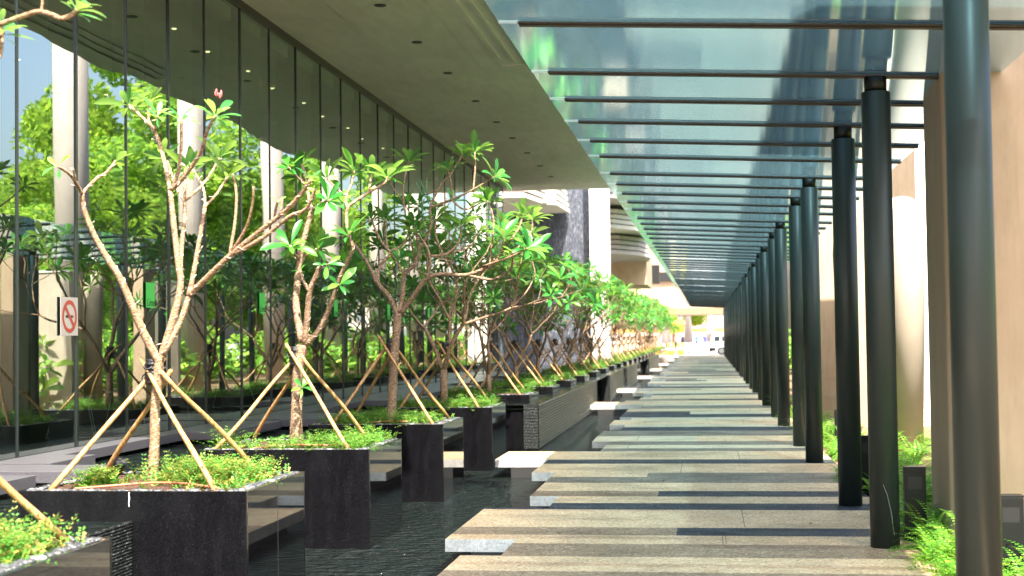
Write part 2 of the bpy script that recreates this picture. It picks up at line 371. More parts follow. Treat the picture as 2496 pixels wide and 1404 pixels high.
# ------------------------------------------------------------------ steel columns and canopy
base_y = [11.58+7.47*k for k in range(-1, 14)]
beam_ys, col_ys = [], []
for yb in base_y:
    col_ys += [yb, yb+(2.75 if yb > 5 else 3.5)]; beam_ys += [yb+d for d in (0,1.375,2.75,4.2,5.6)]
col_ys = [y for y in col_ys if y < 113]; beam_ys = [y for y in beam_ys if y < 113.5]
def beam_z(x): return 3.81 - .05*(x+1.26)
c0 = None
for i, y in enumerate(col_ys):
    if c0 is None:
        c0 = empty('steel_column'); mb = MB()
        zt = beam_z(1.38) - .07
        mb.lathe([(.115,0),(.115,zt),(.108,zt+.004)], n=36); mb.build('shaft', STEEL, c0)
        mb = MB(); mb.lathe([(.088,zt+.004),(.088,zt+.122)], n=28); mb.build('column_cap', DARKM, c0); c = c0
    else: c = copy_tree(c0)
    c.location = (1.365, y, 0)
    lab = 'round charcoal steel column under the canopy, %s along the path from the camera' % ORD[i]
    if i == 0: lab = 'thickest-looking round charcoal steel column, closest one, in front of the beige pier'
    if i == 2: lab = 'round charcoal steel column with a pale scratch low on its shaft beside the ferns'
    tag(c, lab, 'column', 'steel columns along the right side of the path')
    if i == 2:
        mb = MB(); pts = [(-.02+.0,-.1165,.5),(.01,-.117,.42),(.035,-.1135,.3),(.045,-.109,.2),(.06,-.102,.1)]
        mb.tube(pts, .0012, 4); mb.build('scratch', simple('scratch_pale', (.5,.55,.5), .6), c)
canopy = empty('glass_canopy', (0, 9, 0)); tag(canopy, 'long flat blue-tinted glass canopy on dark bronze beams above the walkway', 'canopy')
XL, XRC = -1.40, 2.30
bm_me = MB(); n = 1
zl, zr = beam_z(-1.26), beam_z(XRC)
def sheared_box(mb, x0, x1, y0, y1, d0, d1):
    P = []
    for z in (d0, d1):
        for x, yy in ((x0,y0),(x1,y0),(x1,y1),(x0,y1)): P.append((x, yy, beam_z(x)+z))
    i = len(mb.v); mb.v.extend(P)
    for f in ((3,2,1,0),(4,5,6,7),(0,1,5,4),(1,2,6,5),(2,3,7,6),(3,0,4,7)):
        mb.f.append(tuple(i+k for k in f)); mb.m.append(mb.cur); mb.smooth.append(False)
sheared_box(bm_me, -1.26, XRC, -.07, .07, .053, .062)      # bottom flange
sheared_box(bm_me, -1.258, XRC-.002, -.016, .016, .062, .085)
sheared_box(bm_me, -1.256, XRC-.004, -.030, .030, .085, .115)
sheared_box(bm_me, -1.254, XRC-.006, -.024, .024, .046, .0525)
bmesh_ = bm_me.mesh('beam', BEAM)
wire = MB(); sheared_box(wire, XL-.002, -1.262, -.004, .004, .062, .068); wire_ = wire.mesh('glass_clip', simple('steel_clip', (.5,.52,.52), .3, .8))
for i, y in enumerate(beam_ys):
    o = link_mesh('beam', bmesh_, canopy); o.location = (0, y-9, 0)
    o2 = link_mesh('glass_clip', wire_, o)
    y1 = beam_ys[i+1] if i+1 < len(beam_ys) else y+1.5
    g = MB(); x0, x1 = XL, (XRC if y < 14.5 else XRC)
    g.face([(x0,y-9+.004,beam_z(x0)+.072),(x1,y-9+.004,beam_z(x1)+.072),(x1,y1-9-.004,beam_z(x1)+.072),(x0,y1-9-.004,beam_z(x0)+.072)])
    g.build('glass_pane', CGLASS, canopy)

# ------------------------------------------------------------------ frangipani trees
rnd = random.Random(11)
def smooth_path(pts, rad, sub=4):
    P = [Vector(p) for p in pts]; out, ro = [], []
    for i in range(len(P)-1):
        p0 = P[max(i-1,0)]; p1 = P[i]; p2 = P[i+1]; p3 = P[min(i+2,len(P)-1)]
        for k in range(sub):
            t = k/sub; t2 = t*t; t3 = t2*t
            out.append(.5*((2*p1)+(-p0+p2)*t+(2*p0-5*p1+4*p2-p3)*t2+(-p0+3*p1-3*p2+p3)*t3)); ro.append(rad[i]*(1-t)+rad[i+1]*t)
    out.append(P[-1]); ro.append(rad[-1]); return out, ro
def leaf(mb, p, d, up, L, W, droop, cup=.25):
    d = d.normalized(); side = d.cross(up)
    if side.length < 1e-4: side = d.orthogonal()
    side.normalize(); nrm = side.cross(d).normalized()
    prof = [(0,.06),(.12,.12),(.32,.58),(.55,.96),(.74,.94),(.9,.52),(1.0,.03)]
    i0 = len(mb.v); cur = Vector(p); dd = d.copy(); last = 0
    for t, wd in prof:
        cur = cur + dd*(t-last)*L; dd = (dd - nrm*droop*(t-last)*1.0).normalized(); last = t
        n2 = side.cross(dd).normalized(); hw = wd*W/2
        mb.v.append(tuple(cur - side*hw + n2*hw*cup)); mb.v.append(tuple(cur)); mb.v.append(tuple(cur + side*hw + n2*hw*cup))
    for k in range(len(prof)-1):
        a = i0+k*3
        for q in (0,1): mb.f.append((a+q,a+q+1,a+q+4,a+q+3)); mb.m.append(mb.cur); mb.smooth.append(True)
def rosette(mb, p, d, n, L, W=.265, spread=(35,85)):
    d = Vector(d).normalized(); a = d.orthogonal().normalized(); b_ = d.cross(a)
    for k in range(n):
        th = k*2.399963 + rnd.uniform(-.3,.3); fr = (k+.5)/n
        el = math.radians(spread[0] + (spread[1]-spread[0])*fr + rnd.uniform(-12,12))
        rad = a*math.cos(th)+b_*math.sin(th)
        dv = d*math.cos(el)+rad*math.sin(el)
        l = L*rnd.uniform(.65,1.1)*(.7+.4*math.sin(math.pi*min(1,fr*1.1)))
        leaf(mb, Vector(p)-d*.03*fr, dv, d, l, l*W*rnd.uniform(.85,1.15), rnd.uniform(.15,1.1), rnd.uniform(.15,.5))
def wrap_wire(mb, path, rad, pitch=.09):
    P = []; th = 0
    t0 = None
    for i in range(len(path)-1):
        seg = path[i+1]-path[i]; L = seg.length; steps = max(2, int(L/.018)); t = seg.normalized(); a = Vector((1,0,0)); a = (a-t*a.dot(t)).normalized(); c = t.cross(a)
        for k in range(steps):
            th += 2*math.pi*(L/steps)/(pitch*rnd.uniform(.6,1.6)); r = rad[i]*1.03+.002
            P.append(path[i]+seg*(k/steps)+(a*math.cos(th)+c*math.sin(th))*r)
    if len(P) > 3:
        mb.tube(P, .0022, 4)
        for k in range(6, len(P), 17):
            q = P[k]; o = Vector((rnd.uniform(-1,1), rnd.uniform(-.6,.3), rnd.uniform(-.5,.8))).normalized()
            mb.tube([q, q+o*.035], .003, 4)

def r3(x, y): return (600+x/2.006, 300+y/2.006)
def r0(x, y): return (240+x/4.68, 180+y/4.68)
# traced skeletons: (points in photo pixels, start radius m, end radius m, depth drift m, tip: (leaf count, leaf length) or None)
TREE2 = [
 ([(371,1190),(377,1080),(378,1000),(384,930),(388,870)], .050,.045, 0, None),
 ([(388,885),(345,800),(305,705),(285,665),(262,630),(228,570),(205,510),(200,472)], .042,.022,-.25, None),
 ([(200,474),(175,430),(140,405)], .017,.012,-.35,(3,.13)),
 ([(186,450),(178,410)], .010,.009,-.1,None),
 ([(200,474),(230,440),(262,418),(282,392)], .017,.012,.15,(3,.16)),
 ([(390,880),(415,800),(440,700),(434,640),(425,560),(415,465)], .038,.026,.1,None),
 ([(415,466),(402,400),(378,322),(345,285),(313,255)], .024,.013,.3,(8,.19)),
 ([(378,322),(362,290),(366,245)], .013,.011,.1,(6,.16)),
 ([(378,322),(384,282)], .012,.010,-.1,(6,.15)),
 ([(415,466),(435,420),(442,350),(442,292)], .018,.013,-.15,(6,.17)),
 ([(416,464),(450,430),(490,370),(505,320),(526,282)], .022,.014,-.35,(9,.19)),
 ([(437,690),(443,600),(450,530),(450,490),(452,410)], .024,.014,.4,(7,.17)),
 ([(450,490),(432,460),(410,400),(400,385)], .014,.012,.5,(8,.19)),
 ([(450,490),(490,455),(516,420),(534,385)], .016,.011,.3,(8,.19)),
 ([(395,865),(437,790),(462,712),(480,620),(500,500)], .034,.018,.2,None),
 ([(500,505),(496,460),(470,412)], .013,.011,.5,(8,.18)),
 ([(500,505),(530,470),(556,430)], .013,.011,.2,(6,.20)),
 ([(458,722),(510,672),(562,622),(640,558),(700,510),(735,470),(757,438)], .032,.016,-.45,(4,.11)),
 ([(562,622),(640,580),(705,528),(745,510),(770,460)], .022,.014,-.3,None),
 ([(560,618),(573,540),(576,470),(567,424)], .016,.012,.1,None),
 ([(566,612),(600,555),(615,500),(618,455)], .016,.011,-.2,None),
 ([(668,540),(672,510),(678,490)], .012,.012,-.1,(2,.08)), ([(684,525),(688,482)], .010,.010,.1,None)]
TREE3 = [
 ([r3(243,1590),r3(250,1290),r3(258,1180),r3(275,1085)], .058,.050,0,None),
 ([r3(272,1070),r3(245,900),r3(250,780),r3(262,660),r3(290,540),r3(318,435)], .040,.024,.2,None),
 ([r3(318,435),r3(300,330),r3(262,262)], .02,.013,.3,(10,.26)), ([r3(305,360),r3(285,240),r3(270,200)], .014,.011,.1,(9,.24)),
 ([r3(310,330),r3(250,262),r3(205,215)], .012,.010,-.2,(6,.22)),
 ([r3(318,435),r3(350,405),r3(400,375)], .018,.013,-.3,(11,.30)),
 ([r3(262,665),r3(235,640),r3(215,600)], .016,.012,-.3,(8,.28)), ([r3(266,690),r3(290,645),r3(350,615)], .016,.012,.3,(10,.28)),
 ([r3(288,1080),r3(300,930),r3(312,820),r3(345,740),r3(358,705)], .034,.022,-.2,None), ([r3(358,705),r3(395,690)], .012,.01,-.2,(5,.2)),
 ([r3(312,830),r3(280,775),r3(265,720)], .018,.014,-.1,(2,.1)),
 ([r3(290,1085),r3(350,1020),r3(400,920),r3(445,790),r3(488,690),r3(520,612),r3(500,545)], .030,.018,-.3,(11,.30)),
 ([r3(440,810),r3(455,790)], .01,.008,-.2,(6,.22)),
 ([r3(520,612),r3(493,500),r3(495,420),r3(530,385),r3(600,340),r3(680,290),r3(690,262)], .018,.012,.2,(12,.3)),
 ([r3(493,415),r3(488,360),r3(515,300),r3(528,235)], .014,.011,.3,(11,.28)),
 ([r3(488,355),r3(440,320),r3(395,270)], .012,.010,.1,(8,.26)), ([r3(600,340),r3(612,250)], .011,.010,.2,(10,.27)),
 ([r3(248,1380),r3(262,1330),r3(275,1290)], .010,.006,-.2,(7,.17))]
TREE4 = [
 ([r3(708,1480),r3(716,1300),r3(722,1180),r3(735,1020),r3(742,930)], .058,.050,0,None),
 ([r3(740,940),r3(700,850),r3(640,780),r3(590,680),r3(525,585)], .034,.018,-.2,(11,.28)),
 ([r3(640,790),r3(655,700),r3(700,640),r3(655,570),r3(612,470)], .020,.013,.2,(12,.28)),
 ([r3(745,925),r3(765,850),r3(775,740),r3(830,690),r3(845,620),r3(822,500)], .034,.016,.1,(14,.30)),
 ([r3(775,745),r3(740,690),r3(690,600),r3(683,470)], .018,.012,.4,(12,.28)), ([r3(700,630),r3(770,590),r3(800,520)], .014,.011,.3,(10,.28)),
 ([r3(760,930),r3(830,830),r3(880,762),r3(960,738),r3(1080,742),r3(1200,692),r3(1245,640),r3(1262,560)], .034,.014,-.3,(14,.30)),
 ([r3(1080,742),r3(1200,765),r3(1290,720),r3(1305,640)], .020,.012,-.1,(13,.30)), ([r3(1160,700),r3(1290,655),r3(1375,612)], .016,.012,-.4,(13,.28)),
 ([r3(880,765),r3(900,680),r3(880,600),r3(835,540)], .02,.013,-.1,(12,.3)), ([r3(898,650),r3(980,640),r3(1040,580),r3(1052,500)], .018,.012,.1,(14,.3)),
 ([r3(980,640),r3(1100,600),r3(1130,540)], .014,.011,.3,(12,.28)),
 ([r3(845,620),r3(905,500),r3(900,410),r3(955,300),r3(1000,250),r3(1060,150)], .020,.012,.2,(13,.3)),
 ([r3(900,415),r3(1010,372),r3(1110,325),r3(1215,262)], .016,.011,-.1,(13,.3)), ([r3(1010,372),r3(1000,290),r3(985,225)], .012,.011,0,(12,.28)),
 ([r3(1110,325),r3(1120,220),r3(1118,140)], .012,.011,.2,(14,.3)), ([r3(1010,380),r3(1065,422),r3(1130,400),r3(1165,370)], .012,.010,.1,(11,.28)),
 ([r3(930,330),r3(880,350)], .012,.01,0,(9,.25)),
 ([r3(830,690),r3(770,390),r3(775,270),r3(795,185)], .014,.011,.5,(12,.28)), ([r3(770,390),r3(720,320),r3(695,262)], .012,.010,.4,(9,.26)),
 ([r3(1190,700),r3(1210,480),r3(1180,380)], .014,.011,.3,(13,.28)), ([r3(1230,660),r3(1330,520),r3(1350,450)], .014,.011,.3,(13,.28)),
 ([r3(990,700),r3(930,560),r3(925,470)], .014,.011,.4,(12,.28)), ([r3(1290,650),r3(1390,540),r3(1400,470)], .013,.010,.1,(11,.28))]
TREE1 = [
 ([(-330,1500),(-310,1200),(-290,900)], .05,.045,0,None), ([(-290,900),(-220,600),(-120,300),(-40,140),(5,75)], .04,.02,0,(7,.2)),
 ([(0,60),(60,38),(100,28),(150,46)], .013,.012,-.1,None), ([(100,28),(104,5),(102,-30)], .008,.007,0,(5,.14)), ([(150,46),(172,38),(190,22)], .013,.010,0,(9,.15)),
 ([(-30,170),(0,135),(4,90),(3,60)], .010,.010,.1,(4,.14)),
 ([(-290,900),(-330,500),(-300,100),(-350,-200)], .04,.02,.3,(10,.25)), ([(-310,1000),(-500,500),(-600,200)], .04,.02,-.3,(10,.25))]
def traced_tree(segs, Y, mat, leafmat, label, wires=0, lk=(1.35,.98), rk=1.0):
    base = on_y(*segs[0][0][0], Y); root = empty('frangipani_tree', base); tb, lb, wb = MB(), MB(), MB()
    known = [(Vector((q[0], q[1])), 0.0) for q in segs[0][0]]
    for si, (pts, ra, rb, drift, tip) in enumerate(segs):
        p0 = Vector(pts[0]); near = min(known, key=lambda k: (k[0]-p0).length); d0 = near[1] if si else 0
        L = 0; acc = [0]
        for a, c in zip(pts[:-1], pts[1:]): L += math.hypot(c[0]-a[0], c[1]-a[1]); acc.append(L)
        W = []
        for q, s_ in zip(pts, acc):
            dy = d0 + drift*s_/max(L,1); W.append(on_y(q[0], q[1], Y+dy)-base); known.append((Vector((q[0],q[1])), dy))
        n_ = len(W); rad = [rk*(ra+(rb-ra)*(k/(n_-1))) for k in range(n_)]
        P, R = smooth_path(W, rad, 4)
        R = [r*(1+rnd.uniform(-.05,.05)) for r in R]
        if si == 0: R[0] *= 1.25; R[1] *= 1.1
        tb.tube(P, R, 9)
        if si < wires: wrap_wire(wb, P, R)
        if tip: 
            dv = (P[-1]-P[-3]); rosette(lb, P[-1], dv + Vector((0,0,dv.length*.4)), int(tip[0]*lk[0]+.5), tip[1]*lk[1])
    tb.build('trunk', mat, root)
    if lb.v: lb.build('leaves', leafmat, root)
    if wb.v: wb.build('wire_wrap', STRING, root)
    tag(root, label, 'tree', 'frangipani trees in the planters'); return root
PF = [5.75, 9.37, 12.91, 16.63, 20.5, 24.9, 28.7, 32.6, 36.3]
while PF[-1] < 106: PF.append(PF[-1]+3.85)
PX0, PX1, PD, PT = -4.78, -3.13, 1.42, .67
GRP = 'frangipani trees in the planters'
traced_tree(TREE1, 6.5, PBARK, LEAFY, 'frangipani with one leafy twig hanging in at the upper corner')
t2 = traced_tree(TREE2, 10.05, PBARK, LEAFY, 'almost leafless pale frangipani wrapped in wire with bare stubs and pink flower buds', 19, (1.35,1.2), .78)
traced_tree(TREE3, 13.6, BARK, LEAF, 'slender three-stemmed frangipani wrapped in wire, behind the almost leafless one', 12)
traced_tree(TREE4, 17.3, BARK, LEAF, 'wide leaning frangipani with a long branch reaching towards the canopy', 6)
mb = MB()
for k, (q, h) in enumerate([((1335,225),.045),((1360,235),.03),((1385,250),.05),((1400,225),.055),((1345,200),.04)]):
    p = on_y(*r0(*q), 9.75) ; mb.ball(p, (.008,.008,h*.5), 6, 5)
mb.v = [tuple(Vector(v_)-t2.location) for v_ in mb.v]
mb.build('flower_buds', simple('pink_bud', (.65,.12,.12), .5, 0, 40, .4), t2)

def grow_tree(seed, spread=1.0, height=3.0, leafn=13):
    r = random.Random(seed); tb, lb = MB(), MB(); tips = []
    def br(p, d, rad, level, L):
        n_ = 4; pts = [p]; q = p.copy(); dd = d.copy()
        for k in range(n_):
            dd = (dd + Vector((r.uniform(-.22,.22), r.uniform(-.22,.22), r.uniform(-.04,.16)))).normalized(); q = q + dd*L/n_; pts.append(q.copy())
        rb = rad*.72; P, R = smooth_path(pts, [rad+(rb-rad)*k/n_ for k in range(n_+1)], 3); tb.tube(P, R, 7)
        if level == 0: tips.append((P[-1], dd)); return
        kk = r.choice([2,3,3]) if level > 1 else r.choice([2,2,3]); th0 = r.uniform(0,6.28)
        for j in range(kk):
            th = th0 + j*6.283/kk + r.uniform(-.4,.4); a = dd.orthogonal().normalized(); c = dd.cross(a)
            nd = (dd*.8 + (a*math.cos(th)+c*math.sin(th))*r.uniform(.5,.85)*spread + Vector((0,0,.12))).normalized()
            br(P[-1], nd, rb*.8, level-1, L*r.uniform(.72,.95))
    h0 = r.uniform(.35,.7)
    p = Vector((0,0,0)); tb.tube([p, Vector((r.uniform(-.03,.03),0,h0*.5)), Vector((0,0,h0))], [.07,.055,.05], 9)
    for j in range(3):
        th = j*2.09+r.uniform(-.4,.4); br(Vector((0,0,h0-.02)), Vector((math.cos(th)*.5*spread, math.sin(th)*.5*spread, 1)).normalized(), .036, 3, height*.30*r.uniform(.85,1.1))
    zmax = max(t[0].z for t in tips)
    for p_, d_ in tips:
        rosette(lb, p_, Vector(d_)+Vector((0,0,.25)), r.randint(leafn-3, leafn+2), r.uniform(.27,.34))
    return tb.mesh('trunk', BARK), lb.mesh('leaves', LEAF)
variants = [grow_tree(s, sp, h) for s, sp, h in ((21,1.15,2.75),(5,1.25,2.9),(33,1.05,2.8),(47,1.2,2.7),(58,1.3,2.9))]
print('tree polys', [len(v[1].polygons) for v in variants])

# ------------------------------------------------------------------ planters, stakes, ground cover
cx_, cy_ = (PX0+PX1)/2, PD/2; hw_ = (PX1-PX0)/2
def planter_parts():
    root = empty('granite_planter'); t_ = .028
    b = MB()
    b.box(-hw_, hw_, -PD/2, -PD/2+t_, -1.0, 0); b.build('front_panel', MWET, root, bevel=.003)
    b = MB(); b.box(-hw_, hw_, PD/2-t_, PD/2, -1.0, 0); b.box(-hw_, -hw_+t_, -PD/2+t_, PD/2-t_, -1.0, -.001); b.build('rear_panel', MWET, root)
    b = MB(); b.box(hw_-t_, hw_+.001, -PD/2+t_+.001, PD/2-t_-.001, -1.0, -.001); b.build('side_panel', GRAN, root, bevel=.003)
    b = MB(); n_ = 10; X = [(-hw_+t_)+(2*hw_-2*t_)*i/n_ for i in range(n_+1)]; Y_ = [(-PD/2+t_)+(PD-2*t_)*i/n_ for i in range(n_+1)]
    H = [[-.035+rnd.uniform(0,.022)+.03*math.exp(-((x/.5)**2+(y/.45)**2)) for y in Y_] for x in X]
    for i in range(n_):
        for j in range(n_):
            b.face([(X[i],Y_[j],H[i][j]),(X[i+1],Y_[j],H[i+1][j]),(X[i+1],Y_[j+1],H[i+1][j+1]),(X[i],Y_[j+1],H[i][j+1])], True)
    b.build('soil', SOIL, root)
    b = MB()
    for k in range(520):
        s_ = rnd.choice('fbrrl'); u = rnd.uniform(-1,1); d_ = .045+abs(rnd.gauss(0,.035))
        x, y_ = {'f':(u*(hw_-.04),-PD/2+d_),'b':(u*(hw_-.04),PD/2-d_),'r':(hw_-d_,u*(PD/2-.04)),'l':(-hw_+d_,u*(PD/2-.04))}[s_]
        q = rnd.uniform(.010,.024); b.ball((x,y_,-.012+q*.35), (q*rnd.uniform(1,1.5),q*rnd.uniform(.9,1.4),q*.6), 6, 4)
    o = b.build('pebbles', PEB, root); o['kind'] = 'stuff'
    return root
def sprig(mb, p, d, L, nl, ls, r_=rnd):
    q = Vector(p); d = Vector(d).normalized(); prev = q.copy()
    for k in range(nl):
        q = q + d*L/nl; d = (d + Vector((rnd.uniform(-.1,.1),rnd.uniform(-.1,.1),-.10))).normalized()
        for sgn in (-1,1):
            s = d.cross(Vector((0,0,1)));
            if s.length < .05: s = Vector((1,0,0))
            s = s.normalized()*sgn; e = (s + d*.5 + Vector((0,0,rnd.uniform(-.3,.45)))).normalized()
            l = ls*(1.2-.7*k/nl)*rnd.uniform(.8,1.2); w_ = d*l*.28
            mb.face([q, q+e*l*.5-w_, q+e*l, q+e*l*.55+w_])
def cover_mesh(seed, n, holes, height=1.0, mat=None, gap=None):
    random.seed(seed); rnd.seed(seed); mb = MB()
    cl = [(rnd.uniform(-hw_+.15,hw_-.12), rnd.uniform(-PD/2+.18,PD/2-.12), rnd.uniform(.18,.4), rnd.uniform(.5,1.15)) for _ in range(11)]
    if gap: cl = [c for c in cl if not gap(c[0], c[1])] + [(.1,.2,.35,1.2),(.3,-.1,.3,1.3),(.55,.25,.25,1),(.2,0,.3,1.2),(.4,.1,.3,1.2),(.5,-.2,.25,1),(.15,.05,.3,1.1),(-.45,-.2,.13,.9)]
    for k in range(n):
        c = rnd.choice(cl); x = rnd.gauss(c[0], c[2]*.5); y_ = rnd.gauss(c[1], c[2]*.5)
        if not (-hw_+.07 < x < hw_-.05 and -PD/2+.07 < y_ < PD/2-.05): continue
        th = rnd.uniform(0,6.28); el = rnd.uniform(.2,1.3)
        L = rnd.uniform(.09,.23)*c[3]*height
        sprig(mb, (x,y_,-.02), (math.cos(th)*math.cos(el), math.sin(th)*math.cos(el), math.sin(el)), L, 7, .034)
        if rnd.random() < .5:
            sprig(mb, (x,y_,-.02+L*.6), (math.cos(th+1), math.sin(th+1), .5), L*.7, 5, .03)
    return mb
cov = [cover_mesh(s, 850, None, 1.0).mesh('ground_cover', COVER) for s in (3,8,15)]
cov2 = cover_mesh(77, 900, None, .95, gap=lambda x,y: True).mesh('ground_cover', [COVERY])
rnd.seed(99)
def stake_set(base, tie, seed, kink=False):
    r = random.Random(seed); root = empty('tree_stakes', (base[0], base[1], base[2])); T = Vector((0,0,tie))
    for k, (sx, sy) in enumerate(((-1,-1),(1,-1),(1,1),(-1,1))):
        b0 = Vector((sx*(hw_-.14)*r.uniform(.85,1.0), sy*(PD/2-.13)*r.uniform(.85,1.0), -.03))
        side = Vector((sy*.055, -sx*.05, r.uniform(-.03,.03))); tp = T+side; d = (tp-b0); e = tp + d.normalized()*(r.uniform(.10,.17) if k in (0,1) else .03)
        n_ = 7; pts = []; rr = []
        off = Vector((r.uniform(-1,1), r.uniform(-1,1), 0))*.018
        for q in range(n_+1):
            t = q/n_; p = b0.lerp(e, t) + off*math.sin(t*6.3+k) * (1 if 0<q<n_ else 0)
            pts.append(p); rr.append(.021*(1-.22*t)*r.uniform(.93,1.07))
        b = MB(); b.tube(pts, rr, 9); b.build('stake', BAMB, root)
    b = MB(); prof = [(.052,-.09)]
    for q in range(16): prof.append((.058+.008*math.sin(q*2.1)+.003*r.uniform(-1,1), -.08+q*.011))
    prof.append((.05,.1)); b.lathe(prof, (0,0,tie), 14)
    for k in range(5):
        th = r.uniform(0,6.28); c = Vector((math.cos(th)*.06, math.sin(th)*.06, tie+r.uniform(-.04,.05)))
        b.tube([c+Vector((math.cos(a)*.03, math.sin(a)*.012, math.sin(a)*.026)) for a in [q*.785 for q in range(9)]], .006, 5)
        b.tube([c, c+Vector((math.cos(th)*.05, math.sin(th)*.03, r.uniform(-.04,.05)))], .004, 4)
    b.build('black_binding', TAPE, root); return root

NPL = len(PF)
pl0 = planter_parts()
st_v = None
for i, yf in enumerate(PF):
    if PF[i] > 40 and i % 1: continue
    pl = pl0 if i == 0 else copy_tree(pl0)
    pl.location = (cx_, yf+PD/2, PT)
    o_ = ORD[i]
    lab = 'black granite planter box in the dark pool, %s in its row from the camera' % o_
    if i == 0: lab = 'black granite planter box cut by the lower corner of the photo, in full sun'
    if i == 1: lab = 'big black granite planter box under the almost leafless tree, black spotlight in its soil'
    tag(pl, lab, 'planter', 'granite planters in a row along the pool')
    g = link_mesh('ground_cover', cov2 if i < 2 else cov[i % 3]); g.location = (cx_, yf+PD/2, PT-.01)
    if i >= 2: g.rotation_euler = (0,0,math.pi*((i//3) % 2))
    tag(g, 'low feathery green plants covering the soil of the %s planter from the camera' % o_, 'ground cover', 'ground cover in the planters', 'stuff')
    if i == 1:
        q0 = on_y(315, 1200, yf); q1 = on_y(315, 1236, yf); b = MB()
        P_ = [Vector((q0.x+rnd.uniform(-.004,.004), yf-.001, q0.z+(q1.z-q0.z)*k/9)) - Vector((cx_, yf+PD/2, PT)) for k in range(10)]
        b.tube(P_, [.003+rnd.uniform(0,.003) for _ in P_], 5); b.build('lime_seam', simple('lime_deposit', (.6,.6,.6), .7, 0, 50, .3), pl)
        b = MB(); b.box(hw_+.0012, hw_+.0022, -.002, .002, -1, -.002); b.build('panel_joint', simple('panel_joint', (.03,.03,.03), .7), pl)
    if i in (1,2,3):
        base = on_y(*((TREE2, TREE3, TREE4)[i-1][0][0][0]), (10.05,13.6,17.3)[i-1]); bx = base.x
    else: bx = cx_ + (rnd.uniform(-.06,.06))
    tie = {1:.80, 2:.86, 3:.93}.get(i, .86)
    if i < 7:
        s_ = stake_set((bx*0+cx_+(bx-cx_)*.6, yf+PD/2, PT), tie, i)
        if i == 6: st_v = s_
    else:
        s_ = copy_tree(st_v); s_.location = (cx_, yf+PD/2, PT)
        s_.rotation_euler = (0,0,rnd.choice([0, math.pi]))
    if i in (1,2,3):
        bd = [c for c in s_.children if c.name.startswith('black_binding')][0]; bd.location.x += (bx-cx_)*.4
    tag(s_, 'wooden stakes tied with black tape round the trunk, %s planter from the camera' % o_, 'tree stakes', 'tree stake tripods')
    if i >= 4:
        v_ = variants[(i*3) % 5]; t = empty('frangipani_tree', (cx_, yf+PD/2+rnd.uniform(-.1,.1), PT-.03), rnd.uniform(0,6.28))
        link_mesh('trunk', v_[0], t); link_mesh('leaves', v_[1], t)
        sc = rnd.uniform(.93,1.08); t.scale = (sc, sc, sc)
        tag(t, 'leafy frangipani tree standing in the %s planter from the camera' % o_, 'tree', GRP)
# drip hose, spotlight
def hose(pts, label):
    b = MB(); P, R = smooth_path([Vector(p) for p in pts], [.009]*len(pts), 6); b.tube(P, R, 7)
    tag(b.build('drip_hose', simple('terracotta_hose', (.36,.13,.07), .5)), label, 'hose', 'brown drip hoses on the planter soil')
hose([(-4.45,9.55,.665),(-4.2,9.62,.68),(-3.95,9.72,.69),(-3.7,9.68,.69),(-3.45,9.55,.68),(-3.33,9.5,.66)], 'brown drip hose lying across the soil under the almost leafless tree')
hose([(-4.3,13.05,.67),(-4.0,13.2,.69),(-3.7,13.18,.69),(-3.5,13.3,.68)], 'brown drip hose on the soil of the planter behind the almost leafless tree')
hose([(-4.2,16.8,.67),(-3.9,16.9,.69),(-3.6,16.85,.69)], 'short brown drip hose on the soil below the wide leaning frangipani')
sp = empty('garden_spotlight', (-4.42, 10.15, .67)); tag(sp, 'small black tubular garden spotlight tilted up in the planter soil', 'spotlight')
ax = Vector((.55,-.25,.75)).normalized(); c0_ = Vector((0,0,.03))
b = MB(); b.tube([c0_, c0_+ax*.07, c0_+ax*.072, c0_+ax*.15], [.04,.042,.047,.047], 20); b.build('housing', DARKM, sp)
b = MB(); b.tube([c0_+ax*.1501, c0_+ax*.152], [.038,.038], 20); b.build('lens', simple('dark_lens', (.03,.03,.04), .1), sp)
b = MB(); b.tube([Vector((0,0,-.04)), c0_+ax*.04], .012, 8); b.build('spike', DARKM, sp)

# ------------------------------------------------------------------ weirs and upper pool
UZ = .47
def ribbed(b, x, y0, y1, z0, z1, pitch=.022, dep=.007, face='x'):
    z = z1
    while z - pitch > z0:
        if face == 'x':
            b.face([(x,y0,z-pitch),(x,y1,z-pitch),(x+dep,y1,z-pitch*.65),(x+dep,y0,z-pitch*.65)]); b.face([(x+dep,y0,z-pitch*.65),(x+dep,y1,z-pitch*.65),(x,y1,z),(x,y0,z)])
        else:
            b.face([(y0,x,z-pitch),(y1,x,z-pitch),(y1,x-dep,z-pitch*.65),(y0,x-dep,z-pitch*.65)]); b.face([(y0,x-dep,z-pitch*.65),(y1,x-dep,z-pitch*.65),(y1,x,z),(y0,x,z)])
        z -= pitch
def weir(x, y0, y1, z1, label, xin, front=True, pitch=.022):
    root = empty('ribbed_weir_wall', (x, y0, -.25)); tag(root, label, 'wall', 'ribbed weir walls of the raised pools')
    b = MB(); b.box(xin-x, -.002, .002, y1-y0, -.2, z1+.25-.012); b.build('core', MWET, root)
    b = MB(); ribbed(b, 0, .003, y1-y0, 0, z1+.25, pitch, .007+(pitch-.022)*.35); b.build('ribbed_face', RIB, root)
    if front: b = MB(); ribbed(b, 0, xin-x, -.003, 0, z1+.25, pitch, face='y'); b.build('ribbed_end', RIB, root)
    return root
prev = -3
for i in range(5):
    y0 = prev; y1 = PF[i]
    weir(-3.95, y0+.01, y1-.005, UZ, 'wet black ribbed weir wall in the gap before the %s granite planter' % ORD[i], -4.1, False); prev = PF[i]+PD
weir(-2.87, 24.0, 36.9, .54, 'long ribbed dark stone weir wall with water sliding down, beyond the fifth planter', -3.12, pitch=.05)
weir(-2.85, 41.6, 48.5, .54, 'middle ribbed stone weir wall, second of the projecting pools', -3.12)
